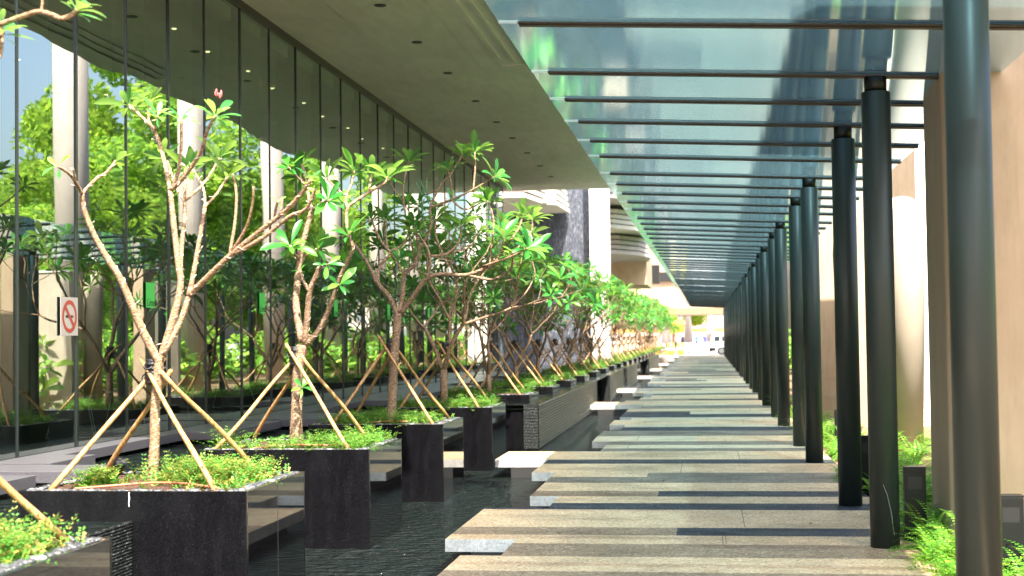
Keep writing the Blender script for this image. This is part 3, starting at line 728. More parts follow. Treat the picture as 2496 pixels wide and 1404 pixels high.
weir(-2.85, 50.5, 58.0, .54, 'farther ribbed stone weir wall, third of the projecting pools', -3.12, pitch=.04)
weir(-2.85, 70.0, 84.0, .54, 'distant ribbed stone weir wall, fourth of the projecting pools', -3.12, pitch=.05)
b = MB(); b.face([(-7.2,-3,UZ-.01),(-3.96,-3,UZ-.01),(-3.96,23.99,UZ-.01),(-7.2,23.99,UZ-.01)])
b.face([(-7.2,23.99,UZ-.01),(-3.1,23.99,UZ-.01),(-3.1,24.2,UZ-.01),(-7.2,24.2,UZ-.01)])
b.face([(-7.2,24.2,UZ+.05),(-2.88,24.2,UZ+.05),(-2.88,110,UZ+.05),(-7.2,110,UZ+.05)])
structure(b.build('upper_water', WATER2))
b = MB(); b.box(-7.2,-3.98,-3,23.98,-.5,UZ-.06); b.box(-7.2,-3.13,24,110,-.5,UZ-.06); structure(b.build('pool_floor', MWET))
# basalt stepping platforms beside the glass
r = random.Random(6)
specs = [(8.0,11.2,-5.55),(11.5,12.15,-5.2),(12.3,13.25,-5.95),(13.26,16.5,-6.28),(16.51,18.7,-5.75),(19.0,20.6,-5.15),(20.61,22.4,-6.0)]
y = 22.41
while y < 45:
    h = r.uniform(1.2,2.4); specs.append((y, y+h, r.choice([-6.05,-5.6,-5.2,-5.45,-5.95]))); y += h
for k, (a, c, x) in enumerate(specs):
    if c - a < .3: continue
    b = MB(); b.box(-6.58, x, a+.003, c-.003, .50, .60)
    o = b.build('basalt_slab', SLAB, bevel=.004)
    tag(o, 'dark basalt slab over the pool against the glass wall, %s from the camera' % ORD[k], 'slab', 'basalt slabs beside the glass wall')

# ------------------------------------------------------------------ building: glass wall, soffit, interior
bld = empty('hotel_building', (-6.6, 20, 0)); tag(bld, 'glass-fronted building with deep grey concrete soffit over the pool', 'building')
BO = Vector((-6.6, 20, 0))
def part(b, name, mat, parent=bld, **kw):
    b.v = [(x-BO.x, y-BO.y, z) for x, y, z in b.v]; return b.build(name, mat, parent, **kw)
ms = [12.93,14.23,15.54,16.84,18.13,19.6,20.98,22.4,23.9,25.3,26.76,28.25,29.75]
while ms[0] > -2: ms.insert(0, ms[0]-1.32)
while ms[-1] < 45: ms.append(ms[-1]+1.49)
GX, GT = -6.6, 6.6
for a, c in zip(ms[:-1], ms[1:]):
    b = MB(); b.face([(GX,a+.01,.5),(GX,c-.01,.5),(GX,c-.01,GT),(GX,a+.01,GT)]); part(b, 'glass_pane', FGLASS)
FIN = simple('dark_mullion', (.015,.02,.02), .25)
for i, a in enumerate(ms):
    b = MB(); b.box(GX-.30 if i % 2 else GX-.16, GX+.014, a-(.022 if i % 2 else .011), a+(.022 if i % 2 else .011), .45, GT); part(b, 'mullion', FIN)
b = MB(); b.box(GX-.10, GX+.03, -3, ms[-1], GT-.12, GT-.002); part(b, 'head_rail', BEAM)
b = MB(); b.box(GX-.12, GX-.002, -3, ms[-1], .3, .56); part(b, 'sill', SLAB)
b = MB(); b.box(-15, GX-.12, -3, 46, .3, .62); part(b, 'interior_floor', simple('interior_floor', (.10,.09,.08), .25, 0, 2, .3))
b = MB(); b.box(-15.2, -15, -3, 46, .3, 6.7); b.box(-15, -6.7, 45.8, 46, .62, 6.5); part(b, 'interior_wall', simple('interior_dark', (.12,.13,.115), .6, 0, .7, .5))
b = MB(); b.box(-15, GX-.12, -3, 45.8, 6.3, 6.6); part(b, 'interior_ceiling', simple('interior_ceiling', (.45,.46,.40), .7))
b = MB()
for i in range(1, 8): b.box(-11.0,-10.4, 4+6*i, 4.6+6*i, .62, 6.3)
part(b, 'interior_column', simple('interior_column', (.38,.33,.27), .6))
b = MB()
for i in range(22):
    for x in (-7.8,-11.0): b.lathe([(.035,6.288),(.035,6.298)], (x+.1*(i % 2), 8+1.7*i, 0), 10)
part(b, 'interior_downlight', LAMP)
# soffit with wavy layered edge
def edge_x(y, lay=0):
    s = -2.62 + .20*math.sin(y*.55+.8) + .13*math.sin(y*.23)
    t = (y-2.0) % 12.5
    if 9.8 < t < 12.0: s -= .5*math.sin((t-9.8)/2.2*math.pi)
    return s + lay*.16 + (.10*math.sin(y*.9+lay*.7) if lay else 0)
SY0, SY1 = 12.0, 47.3
ys = [SY0+(SY1-SY0)*k/120 for k in range(121)]
b = MB(); nseg = 26                           # soffit panels with open joints between them
jy = [SY0]+[20.5+2.85*k-1.42 for k in range(-3,10)]+[SY1]; jy = sorted(j for j in jy if SY0 <= j <= SY1)
for a, c in zip(jy[:-1], jy[1:]):
    for xa, xb in ((-6.59,-5.45),(-5.45,-4.0),(-4.0,None)):
        n_ = 8; yy = [a+.009+(c-a-.018)*k/n_ for k in range(n_+1)]
        xx = [(xb-.006 if xb else edge_x(q)) for q in yy]
        x0 = xa+.006
        for k in range(n_):
            b.face([(x0,yy[k],6.6),(x0,yy[k+1],6.6),(xx[k+1],yy[k+1],6.6),(xx[k],yy[k],6.6)])
part(b, 'soffit', SOFF)
b = MB()
for lay in range(1,5):
    z0 = 6.6+.005+(lay-1)*.3
    for k in range(120):
        ya, yb = ys[k], ys[k+1]; xa, xb = edge_x(ya,lay-1), edge_x(yb,lay-1); xc, xd = edge_x(ya,lay), edge_x(yb,lay)
        b.face([(xa,ya,z0),(xb,yb,z0),(xb,yb,z0+.3),(xa,ya,z0+.3)]); b.face([(xa,ya,z0+.3),(xb,yb,z0+.3),(xd,yb,z0+.3),(xc,ya,z0+.3)])
z0 = 7.81
b.box(-15,-3.3,SY0,SY1,7.83,8.2); b.box(-15,-3.3,SY0,SY0+.2,6.61,7.82); b.box(-15,-2.9,SY1-.1,SY1,6.605,7.82)
b.box(-15,-2.7,SY0+.25,SY1-.15,6.63,6.66)
part(b, 'layered_edge', SOFF)
b = MB(); b.box(-3.60,-3.52,SY0+.2,24.6,6.585,6.598); b.box(-3.36,-3.30,SY0+.2,24.9,6.58,6.598); b.box(-3.12,-3.08,SY0+.2,25.2,6.57,6.598)
b.box(-3.60,-3.08,25.2,25.3,6.575,6.598); part(b, 'access_panel', SOFF)
for k, yd in enumerate((20.48,23.15,25.96,29.16,32.11,34.78,37.67,40.66,43.46)):
    b = MB(); b.lathe([(.085,-.012),(.085,0)], (0,0,0), 20); o = b.build('recessed_downlight', BLACK); o.location = (-4.68, yd-.2, 6.598)
    tag(o, 'small dark round downlight recessed in the concrete soffit, %s from the camera' % ORD[k], 'ceiling light', 'downlights in the soffit')
# wavy far ledge, slate wall and white pillar
far = empty('contoured_podium', (-6.5, 52, 0)); tag(far, 'cream layered contour ledge hanging under the soffit beside the slate wall', 'building ledge')
def pod(poly, z0, z1, name, mat, parent, org):
    b = MB(); b.prism([(x-org[0], y-org[1]) for x, y in poly], z0, z1); return b.build(name, mat, parent)
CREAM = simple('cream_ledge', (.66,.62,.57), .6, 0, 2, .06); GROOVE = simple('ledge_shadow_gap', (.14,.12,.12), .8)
PINKM = simple('mauve_ledge', (.50,.44,.45), .6, 0, 2, .06)
for lay in range(5):
    d = .22*lay
    poly = [(-15,49.5+d),(-6.3+d*.2,49.5+d),(-5.9,52.3+d),(-5.5-.0*d,52.7+d),(-5.35-d*.15,56.4),(-15,56.4)]
    pod(poly, 6.6+lay*.24, 6.6+lay*.24+.15, 'contour_band', CREAM if lay else SOFF, far, (-6.5,52))
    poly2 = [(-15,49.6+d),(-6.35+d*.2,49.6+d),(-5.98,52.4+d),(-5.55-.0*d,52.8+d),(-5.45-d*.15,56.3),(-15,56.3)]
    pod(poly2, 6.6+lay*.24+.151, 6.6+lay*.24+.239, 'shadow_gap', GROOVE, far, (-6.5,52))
b = MB(); b.ball((-5.7,50.6,6.52), .11, 10, 8); b.box(-5.76,-5.64,50.54,50.66,6.56,6.6)
o = b.build('dome_camera', simple('camera_white', (.6,.55,.48), .4)); tag(o, 'small dome security camera under the contoured ledge', 'security camera')
sw = empty('slate_wall', (-6.5,57,0)); tag(sw, 'tall dark streaked slate-clad wall behind the trees', 'wall')
b = MB(); b.box(-8.5,1.9,-.3,.3,-.3,13); o = b.build('cladding', DSTONE, sw)
b = MB()
for z in (1.2,1.5,1.8,2.1,2.4,2.7,3.0): b.box(-1.05,-.75,-.34,-.325,z,z+.02)
for x in (-1.07,-.75): b.box(x,x+.02,-.345,-.32,1.0,3.2)
b.build('metal_ladder', BLACK, sw)
o = empty('white_pillar', (-4.15,56.2,0)); tag(o, 'broad plain white square pillar at the end of the slate wall', 'pillar')
b = MB(); b.box(-.38,.38,-.4,.4,-.3,13); b.build('shaft', WHITE, o, bevel=.01); b = MB(); b.box(-.44,.44,-.46,.46,-.3,.35); b.build('base', SLAB, o)
far2 = empty('stepped_balcony_building', (-6,76,0)); tag(far2, 'distant building with pink and white stepped contour balconies', 'building')
lay_spec = [(64,-3.6,9.4,CREAM),(66,-3.2,8.2,PINKM),(70,-2.95,7.0,CREAM),(73,-3.0,5.9,PINKM)]
for q, (y0, xe, zz, mt) in enumerate(lay_spec):
    for lay in range(4):
        d = .18*lay
        poly = [(-14,y0+d),(xe-1.6+d*.3,y0+d),(xe-.5,y0+2.2+d),(xe-d*.3,y0+5),(xe-.3,y0+9),(-14,y0+9)]
        pod(poly, zz+lay*.26, zz+lay*.26+.19, 'balcony_band', mt, far2, (-6,76))
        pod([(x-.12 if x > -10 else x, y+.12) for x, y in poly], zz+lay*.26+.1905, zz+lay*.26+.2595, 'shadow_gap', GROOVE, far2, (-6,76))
b = MB(); b.box(-8,2.6,6,14,4.6,14); b.build('rear_wall', BEIGE, far2)
b = MB(); b.box(-6,1.4,-12,-8,10.6,15); b.build('upper_wall', simple('grey_upper_wall', (.33,.29,.29), .6), far2)
b = MB(); b.box(-8,3.0,16,17,5.0,6.2); b.build('dark_band', BLACK, far2)
br = empty('end_building', (0,122,0)); tag(br, 'low brown building bridging the far end of the walkway', 'building')
b = MB(); b.box(-16,7.5,-1,6,3.35,3.9); b.build('beam_band', simple('brown_band', (.25,.15,.09), .6), br)
b = MB(); b.box(-16,7.5,-.6,6,3.903,9.5); b.build('wall', BEIGE, br)
b = MB(); b.box(-16,7.5,-.9,-.61,6.2,7.0); b.build('window_band', BLACK, br)

# ------------------------------------------------------------------ stickers, reflected sign and chairs at the glass
GREEN = simple('lime_sticker', (.08,.75,.10), .4)
def text_part(txt, size, mat, parent, loc, rot, name='lettering'):
    cu = bpy.data.curves.new(name, 'FONT'); cu.body = txt; cu.size = size; cu.shear = .35; cu.extrude = .0005; cu.align_x = 'CENTER'; cu.resolution_u = 3
    tmp = bpy.data.objects.new('tmp', cu); COL.objects.link(tmp); dg = bpy.context.evaluated_depsgraph_get()
    me = bpy.data.meshes.new_from_object(tmp.evaluated_get(dg)); bpy.data.objects.remove(tmp)
    me.materials.clear(); me.materials.append(mat); o = link_mesh(name, me, parent); o.location = loc; o.rotation_euler = rot; return o
for k, ys_ in enumerate((16.2,20.5,24.75,29.0,33.3)):
    o = empty('green_glass_sign', (GX+.02, ys_, 2.25)); b = MB(); b.box(-.003,.003,-.13,.13,-.15,.15); b.build('sign_board', GREEN, o)
    text_part('Lime', .13, BLACK, o, (.005,0,-.13), (math.pi/2,0,math.pi/2))
    tag(o, 'bright green sticker with thin black script on the glass wall, %s from the camera' % ORD[k], 'sign', 'green stickers on the glass')
o = empty('reflected_no_smoking_sign', (GX+.02, 14.02, 1.97)); tag(o, 'reflection of a white no-smoking sign with red ring and slash, set on the glass', 'sign')
b = MB(); b.box(-.003,.003,-.2,.2,-.2,.2); b.build('sign_board', simple('sign_white', (.34,.31,.28), .5), o)  # dimmed panel on the pane stands in for a sign's mirror image
RED = simple('sign_red', (.30,.04,.025), .5); b = MB()
def ringpt(a, r): return (.0045, r*math.cos(a), r*math.sin(a))
for k in range(36):
    a, c = k*math.pi/18, (k+1)*math.pi/18; b.face([ringpt(a,.13),ringpt(a,.17),ringpt(c,.17),ringpt(c,.13)])
b.face([(.0052,-.115,.085),(.0052,-.085,.115),(.0052,.115,-.085),(.0052,.085,-.115)]); b.build('red_ring', RED, o)
b = MB(); b.face([(.0048,-.09,-.012),(.0048,.06,-.012),(.0048,.06,.012),(.0048,-.09,.012)]); b.face([(.0048,.065,-.012),(.0048,.09,-.012),(.0048,.09,.012),(.0048,.065,.012)]); b.build('cigarette', BLACK, o)
CH = simple('white_wire', (.72,.76,.74), .35)
def chair():
    root = empty('wire_chair'); b = MB()
    def shell(u, v):                          # u across, v from seat front to back top
        if v < .5: y = .26-v*2*.46; z = .44-.03*math.sin(v*math.pi*2)
        else: t = (v-.5)*2; y = -.20-.12*t; z = .44+.42*t
        return Vector((.24*u*(1+.15*v), y + (.10*u*u if v > .5 else 0), z + .03*u*u + (.12*abs(u)**3 if v > .35 else 0)))
    for k in range(11):
        u = -1+2*k/10; b.tube([shell(u, v/10) for v in range(11)], .0035, 4)
    for k in range(11): b.tube([shell(-1+2*j/8, k/10) for j in range(9)], .0035 if k not in (0,10) else .008, 4)
    for u in (-1,1): b.tube([shell(u, v/10) for v in range(11)], .008, 5)
    b.build('wire_shell', CH, root)
    for sx in (-1,1):
        b = MB(); b.tube([(sx*.18,.18,.43),(sx*.24,.26,0),(sx*.24,-.26,0),(sx*.18,-.14,.43)], .008, 6); b.build('leg_frame', CH, root)
    return root
ch0 = chair()
for k, (x, y, a) in enumerate(((-7.25,15.5,-1.2),(-7.3,17.3,1.7),(-7.35,19.0,-1.5),(-7.6,22.2,1.4))):
    c = ch0 if k == 0 else copy_tree(ch0); c.location = (x, y, .62); c.rotation_euler = (0,0,a)
    tag(c, 'white wire mesh chair inside the glass wall, %s from the camera' % ORD[k], 'chair', 'wire chairs behind the glass')

# ------------------------------------------------------------------ right side: piers, walls, bollards, ferns
o = empty('beige_pier', (2.9,12.1,0)); tag(o, 'massive beige rendered pier behind the closest charcoal column', 'pier')
b = MB(); b.prism([(-1.05,-.62),(-1.0,-.7),(1.6,-.75),(1.6,.6),(-1.0,.6)], -.1, 9.0); b.build('shaft', BEIGE, o, bevel=.02)
COLT = simple('pale_beige_render', (.50,.42,.34), .7, 0, 2, .1)
for k in range(3):
    y = 23.2+7.45*k
    o = empty('beige_pier', (2.82,y,0)); tag(o, 'beige rectangular pier with slanted bracket, %s beyond the massive one' % ORD[k], 'pier', 'rectangular piers right of the walkway')
    b = MB(); b.box(-.48,-.12,-.3,.5,-.1,4.6); b.build('shaft', BEIGE, o)
    b = MB(); i = [(-.119,4.6),(.46,4.6),(.46,3.75),(-.119,3.45)]
    b.face([(x,-.3,z) for x, z in reversed(i)]); b.face([(x,.5,z) for x, z in i])
    for q in range(4):
        p1, p2 = i[q], i[(q+1) % 4]; b.face([(p1[0],-.3,p1[1]),(p2[0],-.3,p2[1]),(p2[0],.5,p2[1]),(p1[0],.5,p1[1])])
    b.build('bracket', BEIGE, o)
    o = empty('tapered_column', (2.74,y-2.7,0)); tag(o, 'pale round tapered domed column behind the steel columns, %s from the camera' % ORD[k], 'column', 'tapered columns right of the walkway')
    b = MB(); b.lathe([(.22,-.1),(.32,3.2),(.31,3.38),(.25,3.50),(.13,3.58),(.02,3.6)], n=28); b.build('shaft', COLT, o)
    o = empty('white_fin_wall', (3.7,y+3.9,0)); tag(o, 'bright white rendered fin wall standing in the planting, %s from the camera' % ORD[k], 'wall', 'white fin walls right of the walkway')
    fx, fz = (1.2, 7.5) if k == 0 else (.15, 3.5)
    b = MB(); b.box(-.75,fx,-.12,.12,-.1,fz); b.build('panel', WHITE if k == 0 else COLT, o)
    b = MB(); b.box(-.78,fx+.03,-.15,.15,fz+.002,fz+.06); b.build('coping', WHITE, o)
COLM = simple('grey_beige_render', (.40,.34,.31), .6, 0, 1.5, .1)
for k in range(9):
    o = empty('podium_column', (4.7, 19.3+9.5*k, 0)); tag(o, 'tall round pale column beyond the planting, %s from the camera' % ORD[k], 'column', 'tall round columns beyond the planting')
    b = MB(); b.lathe([(.44,-.1),(.44,13)], n=28); b.build('shaft', COLM, o)
o = empty('unseen_shade_deck', (0,0,9.3)); tag(o, 'unseen pale concrete deck added overhead to shade the massive beige pier', 'deck')
b = MB(); b.box(1.9,9,6.0,13.2,-.25,.35); b.build('slab', SOFF, o)  # slab added out of view to keep direct sun off the pier
bo0 = None
for k, (x, y) in enumerate(((1.98,9.9),(1.65,11.95),(1.66,15.5),(1.86,20.7),(1.75,27.6),(1.75,35.0))):
    if bo0 is None:
        bo0 = empty('bollard_light'); b = MB(); b.box(-.085,.085,-.05,.05,-.05,.585); b.build('housing', DARKM, bo0, bevel=.003)
        b = MB(); b.box(-.087,.087,-.052,.052,.586,.6); b.build('cap', DARKM, bo0, bevel=.002)
        b = MB(); b.box(-.055,.055,-.0515,-.0505,.42,.52); b.build('light_slot', BLACK, bo0); c = bo0
    else: c = copy_tree(bo0)
    c.location = (x, y, 0)
    tag(c, 'short black rectangular bollard light among the ferns, %s from the camera' % ORD[k], 'bollard', 'bollard lights along the path')
def frond(mb, p, th, L, el, wd=.055, n=20):
    d = Vector((math.cos(th)*math.cos(el), math.sin(th)*math.cos(el), math.sin(el))); q = Vector(p)
    up = Vector((0,0,1))
    for k in range(n):
        t = k/n; q = q + d*L/n; d = (d - up*(.05+.07*t)).normalized(); s = d.cross(up).normalized(); nrm = s.cross(d)
        l = wd*math.sin(math.pi*(.12+.88*t)**.8)*1.05+.004
        for sg in (-1,1):
            e = (s*sg + d*.28 - nrm*.15).normalized(); mb.face([q-d*.004, q+e*l*.45-d*.010, q+e*l, q+e*l*.5+d*.010])
def fern_mesh(seed, n):
    r_ = random.Random(seed); mb = MB()
    for k in range(n):
        frond(mb, (r_.uniform(-.06,.06), r_.uniform(-.06,.06), 0), r_.uniform(0,6.28), r_.uniform(.32,.60), r_.uniform(.25,1.25), r_.uniform(.045,.07))
    return mb.mesh('fronds', FERN)
fm_ = [fern_mesh(s, 34) for s in (1,2,3,4)]
spots = []
r = random.Random(12)
for y in np.arange(8.6, 12.6, .42): spots.append((r.uniform(1.72,1.95), y)); spots.append((r.uniform(2.1,2.5), y+.2)); 
spots += [(1.62,10.35),(1.72,9.9),(1.66,10.9),(1.62,9.3),(2.6,9.4),(2.5,10.3),(2.75,10.8)]
for y in np.arange(12.9, 24, .62): spots.append((r.uniform(1.72,2.1), y)); spots.append((r.uniform(2.1,2.5), y+.3)) if r.random() < .75 else None
spots += [(1.58,17.0),(1.62,16.6),(1.6,23.6),(1.58,24.2),(2.3,13.6),(2.6,14.3),(2.2,15.0)]
for y in np.arange(24.5, 60, 1.5): spots.append((r.uniform(1.6,1.95), y))
for y in np.arange(13.5, 27, 1.0): spots.append((r.uniform(2.7,3.1), y))
for k, (x, y) in enumerate(spots):
    o = empty('fern', (x, y, -.03), r.uniform(0,6.28)); link_mesh('fronds', fm_[k % 4], o)
    s_ = r.uniform(.75,1.1) if x > 1.7 else r.uniform(.5,.7); o.scale = (s_,s_,s_*r.uniform(.8,1.15))
    tag(o, 'bright green fern in the planting strip right of the walkway', 'fern', 'ferns right of the walkway')

# ------------------------------------------------------------------ trees and shrubs beyond
def crown_tree(seed, h, rad, n, ls, mat=TREEL):
    r_ = random.Random(seed); tb, lb = MB(), MB()
    tb.tube([(0,0,-.3),(r_.uniform(-.2,.2),0,h*.25),(r_.uniform(-.3,.3),r_.uniform(-.3,.3),h*.55),(0,0,h*.8)], [.22,.17,.11,.04], 8)
    cl = []
    for k in range(16):
        th = r_.uniform(0,6.28); rr = rad*math.sqrt(r_.random()); z = h*(.35+.6*r_.random()); sz = rad*r_.uniform(.22,.42)*(1.15-.4*abs(z/h-.6))
        rr *= 1.0-.8*max(0,(z/h-.7))/.3*.6; cl.append((rr*math.cos(th), rr*math.sin(th), z, sz))
        tb.tube([(0,0,h*r_.uniform(.25,.5)), (rr*.5*math.cos(th), rr*.5*math.sin(th), z*.8), (rr*math.cos(th), rr*math.sin(th), z)], [.07,.05,.02], 5)
    for k in range(n):
        c = r_.choice(cl); v_ = Vector((r_.gauss(0,1), r_.gauss(0,1), r_.gauss(0,1))).normalized()*c[3]*(r_.random()**.35)
        p = Vector(c[:3])+Vector((v_.x, v_.y, v_.z*.75)); a = Vector((r_.gauss(0,1), r_.gauss(0,1), r_.gauss(0,.6))).normalized(); b2 = a.orthogonal().normalized()
        s_ = ls*r_.uniform(.6,1.3); lb.face([p-a*s_, p-b2*s_*.45, p+a*s_, p+b2*s_*.45])
    return tb.mesh('trunk', BARK), lb.mesh('crown', mat)
tv = [crown_tree(1,12,4.4,11000,.19), crown_tree(2,15,5.2,12000,.21), crown_tree(3,10,4.2,10000,.18)]
r = random.Random(5)
tpos = [(12,30,.5),(13,38,.5),(12.5,45,.5),(12.5,51,.55),(14,56,.6),(12.5,61,.7),(13,66,1.15),(14.5,70,1.2),(13.5,75,1.1),(12.5,80,.75),(14,84,.7),(13,89,.95),(14,95,1.05),(13.5,102,1.1),(21,72,1.1),(20,62,.7),(22,80,.8),(20,92,1),
        (-3.5,150),(4.5,158),(-10,165),(9,150),(0.5,176),(-16,150),(14,170)]
for k, (x, y, *ss) in enumerate(tpos):
    v_ = tv[k % 3]; o = empty('leafy_tree', (x, y, 0), r.uniform(0,6.28)); link_mesh('trunk', v_[0], o); link_mesh('crown', v_[1], o)
    s_ = ss[0] if ss else r.uniform(.42,.6); o.scale = (max(s_,.8),max(s_,.8),s_)
    where = 'beyond the planting, reflected in the glass wall' if y < 120 else 'behind the far plaza at the end of the walkway'
    tag(o, 'bushy light green tree %s' % where, 'tree', 'street trees ' + ('along the right side' if y < 120 else 'beyond the plaza'))
def shrub_mesh(seed):
    r_ = random.Random(seed); mb = MB(); rnd.seed(seed)
    for k in range(70):
        th = r_.uniform(0,6.28); el = r_.uniform(.2,1.5); d = Vector((math.cos(th)*math.cos(el), math.sin(th)*math.cos(el), math.sin(el)))
        p = d*r_.uniform(.3,.95); p.z = abs(p.z)*1.2+.1
        rosette(mb, p, d+Vector((0,0,.5)), 6, .32, .35)
    return mb.mesh('foliage', SHRUBL)
sv = [shrub_mesh(1), shrub_mesh(2), shrub_mesh(3)]
for k in range(110):
    x = r.uniform(3.9,9.5) if k > 22 else r.uniform(5.2,9.5); y = 12+.88*k
    o = empty('leafy_shrub', (x, y, -.04), r.uniform(0,6.28)); link_mesh('foliage', sv[k % 3], o); s_ = r.uniform(.9,1.7); o.scale = (s_,s_,s_*1.1)
    tag(o, 'broad-leaved green shrub beyond the white fin walls', 'shrub', 'shrubs beyond the planting')
o = empty('frangipani_tree', (4.1,6.6,0)); link_mesh('trunk', variants[1][0], o); link_mesh('leaves', variants[1][1], o); o.scale = (1.25,)*3
tag(o, 'frangipani standing right of the walkway, casting leaf shadows on the massive beige pier', 'tree')

# ------------------------------------------------------------------ far plaza: car, people, parasols, bins, awning
car = empty('white_car', (.2,116.0,.003)); car.rotation_euler = (0,0,0); tag(car, 'white boxy car half hidden behind the far end of the columns', 'car')
CW = simple('car_white', (.78,.80,.80), .25); 
b = MB(); prof = [(0,.45),(.05,.95),(.12,1.45),(.3,1.68),(2.3,1.72),(2.9,1.62),(3.35,1.12),(4.3,1.0),(4.45,.7),(4.4,.4),(3.95,.35),(3.8,.62),(3.5,.75),(3.2,.62),(3.05,.35),(1.35,.35),(1.2,.62),(.9,.75),(.6,.62),(.45,.4)]
n_ = len(prof); i0 = 0
b.v = [(x,0,z) for x, z in prof]+[(x,1.75,z) for x, z in prof]; b.f = [tuple(range(n_-1,-1,-1)), tuple(range(n_,2*n_))]+[(k,(k+1)%n_,n_+(k+1)%n_,n_+k) for k in range(n_)]
b.m = [0]*len(b.f); b.smooth = [False]*len(b.f); b.build('body', CW, car, bevel=.03)
for x0, x1 in ((.35,.8),(.95,1.45),(1.55,2.4)):
    b = MB(); b.box(x0,x1,-.012,.004,1.1,1.5); b.build('window', simple('car_glass', (.03,.04,.05), .1), car)
for x in (.9,3.5):
    wh = MB(); i = 24
    wh.tube([(x,-.03,.33),(x,.2,.33)], .33, 24); q = wh.build('wheel', BLACK, car)
    wh = MB(); wh.tube([(x,-.045,.33),(x,-.028,.33)], .21, 16); wh.build('rim', simple('alloy', (.6,.6,.62), .3, .8), q)
b = MB(); b.box(-.08,.45,-.01,1.7,.3,.55); b.box(4.35,4.52,0,1.74,.3,.6); b.build('bumper', BLACK, car)
def person(x, y, rz, shirt, trouser, label):
    root = empty('person', (x,y,0), rz)
    J = {'pelvis':(0,0,.95),'chest':(0,.01,1.3),'neck':(0,0,1.48),'head':(0,.02,1.62),'top':(0,.01,1.72),
         'kl':(-.11,.08,.52),'fl':(-.12,-.02,.08),'tl':(-.12,.14,.04),'kr':(.11,.02,.52),'fr':(.12,-.16,.10),'tr':(.12,0,.04),
         'hl':(-.10,0,.9),'hr':(.10,0,.9),'sl':(-.19,0,1.42),'sr':(.19,0,1.42),'el':(-.25,-.04,1.14),'er':(.25,.02,1.14),'wl':(-.24,.10,.92),'wr':(.25,.14,.94),'hal':(-.23,.13,.83),'har':(.24,.18,.86)}
    R = dict(pelvis=.14,chest=.15,neck=.055,head=.10,top=.07,kl=.06,fl=.045,tl=.035,kr=.06,fr=.045,tr=.035,hl=.095,hr=.095,sl=.06,sr=.06,el=.045,er=.045,wl=.03,wr=.03,hal=.03,har=.03)
    E = [('pelvis','chest'),('chest','neck'),('neck','head'),('head','top'),('pelvis','hl'),('hl','kl'),('kl','fl'),('fl','tl'),('pelvis','hr'),('hr','kr'),('kr','fr'),('fr','tr'),('chest','sl'),('sl','el'),('el','wl'),('wl','hal'),('chest','sr'),('sr','er'),('er','wr'),('wr','har')]
    names = list(J); me = bpy.data.meshes.new('body'); me.from_pydata([J[n] for n in names], [(names.index(a), names.index(c)) for a, c in E], [])
    mt = MT('figure'); g = mt.n('TexCoord'); s3 = mt.n('SeparateXYZ'); mt.l(g.outputs['Object'], s3.inputs[0]); dv = mt.n('Math', operation='DIVIDE'); mt.l(s3.outputs[2], dv.inputs[0]); dv.inputs[1].default_value = 1.8
    mt.base(mt.ramp(dv.outputs[0], [(0,(.03,.03,.03)),(.05,trouser),(.53,shirt),(.81,(.42,.25,.17)),(.93,(.03,.02,.015))], 'CONSTANT')); me.materials.append(mt.m)
    o = bpy.data.objects.new('body', me); COL.objects.link(o); o.parent = root
    sk = o.modifiers.new('skin', 'SKIN')
    for i, nm in enumerate(names): me.skin_vertices[0].data[i].radius = (R[nm], R[nm]*.85)
    me.skin_vertices[0].data[0].use_root = True; sb = o.modifiers.new('sub', 'SUBSURF'); sb.levels = 1; sb.render_levels = 1
    tag(root, label, 'person', 'people on the far plaza')
person(-1.05,140,.3,(.03,.12,.55),(.02,.02,.04),'person in a bright blue shirt and dark trousers walking on the far plaza')
person(-.25,141,2.9,(.02,.05,.40),(.25,.22,.2),'person in dark blue beside the white car on the far plaza')
person(-3.6,133,1.2,(.04,.05,.10),(.03,.03,.05),'person in dark clothes near the yellow barrels')
person(-3.0,138,-2,(.45,.2,.2),(.03,.04,.08),'person in a reddish top standing on the far plaza')
person(-2.3,136,.8,(.05,.06,.12),(.05,.05,.06),'person in black between the white parasols on the far plaza')
def parasol(x, y, h, rad, c, label, name='white_parasol'):
    o = empty(name, (x,y,0)); b = MB(); b.lathe([(.03,0),(.03,h)], n=8); b.build('pole', simple('pole_grey', (.5,.5,.5), .5), o)
    b = MB(); b.lathe([(rad,h-rad*.35),(rad*.55,h-rad*.12),(.03,h+.1)], n=10); b.build('canopy', c, o); tag(o, label, 'parasol', 'parasols on the far plaza')
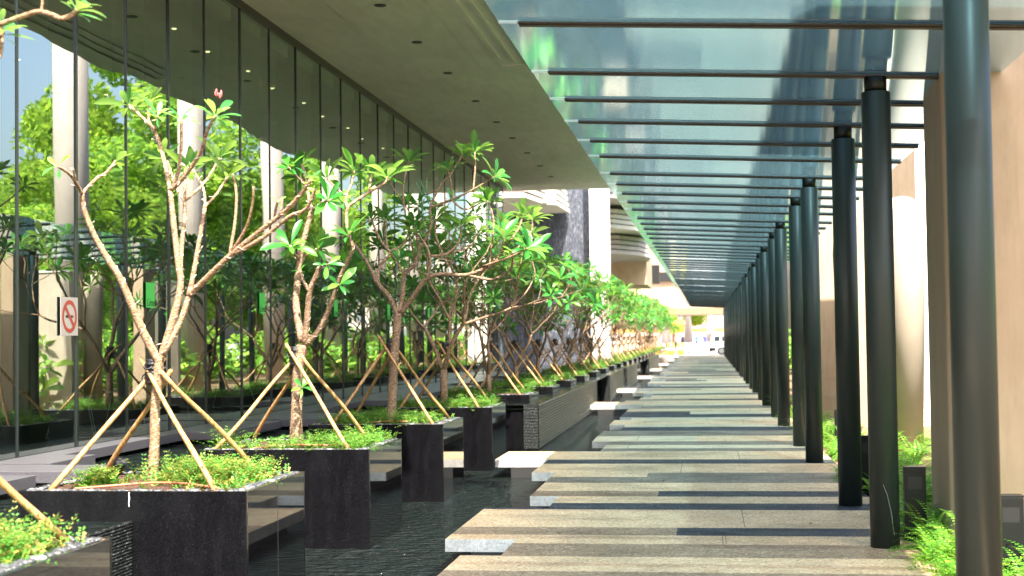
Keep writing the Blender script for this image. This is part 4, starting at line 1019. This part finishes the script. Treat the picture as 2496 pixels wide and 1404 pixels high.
WM = simple('white_fabric', (.8,.8,.78), .7); OM = simple('orange_fabric', (.85,.30,.05), .7)
parasol(-4.6,129,2.8,1.3,OM,'orange parasol nearest the pool planters at the far plaza','orange_parasol')
parasol(-2.6,134,3.0,1.4,OM,'orange parasol in the middle of the far plaza','orange_parasol')
parasol(-7.6,131,2.9,1.5,OM,'orange parasol farthest towards the slate wall','orange_parasol')
for k, (x, y, h) in enumerate(((-3.6,126,4.3),(-1.7,130,4.6),(.3,133,4.8))):
    o = empty('closed_parasol', (x,y,0)); b = MB(); b.lathe([(.06,0),(.06,.9),(.42,.95),(.34,2.2),(.16,h-.5),(.03,h)], n=12); b.build('folded_canopy', WM, o)
    tag(o, 'tall closed white parasol on the far plaza, %s from the planters' % ORD[k], 'parasol', 'closed white parasols')
for k, (x, y) in enumerate(((-2.95,116.0),(-2.2,117.6))):
    o = empty('yellow_barrel', (x,y,0)); b = MB(); b.lathe([(.27,0),(.29,.5),(.25,1.0)], n=16); b.build('barrel', simple('barrel_yellow', (.85,.62,.05), .4), o)
    b = MB(); b.lathe([(.293,.42),(.293,.6)], n=16); b.build('white_band', WM, o)
    tag(o, ['yellow plastic traffic barrel with white band, closest to the last planter','yellow plastic traffic barrel with white band, nearer the walkway centre'][k], 'barrel', 'yellow barrels at the end of the path')
o = empty('market_stall', (-1.5,150,0)); tag(o, 'long white market tent with orange awning edge behind the far plaza', 'tent')
b = MB(); b.box(-9,5,0,3,0,1.9); b.build('side_wall', WM, o)
b = MB(); b.prism([(-9.3,-.5),(5.3,-.5),(5.3,3.4),(-9.3,3.4)], 1.95, 2.3); b.build('awning', OM, o)
o = empty('tower_block', (8,230,0)); tag(o, 'grey-green building far beyond the plaza trees', 'building'); b = MB(); b.box(-40,40,0,10,0,16); b.build('wall', simple('far_facade', (.34,.33,.28), .7), o)
b = MB()
for k in range(-9,10):
    for z in range(5): b.box(k*4-1,k*4+1,-.05,-.01,1.5+3*z,3.3+3*z)
b.build('window_grid', simple('far_window', (.12,.14,.16), .2), o)['kind'] = 'stuff'
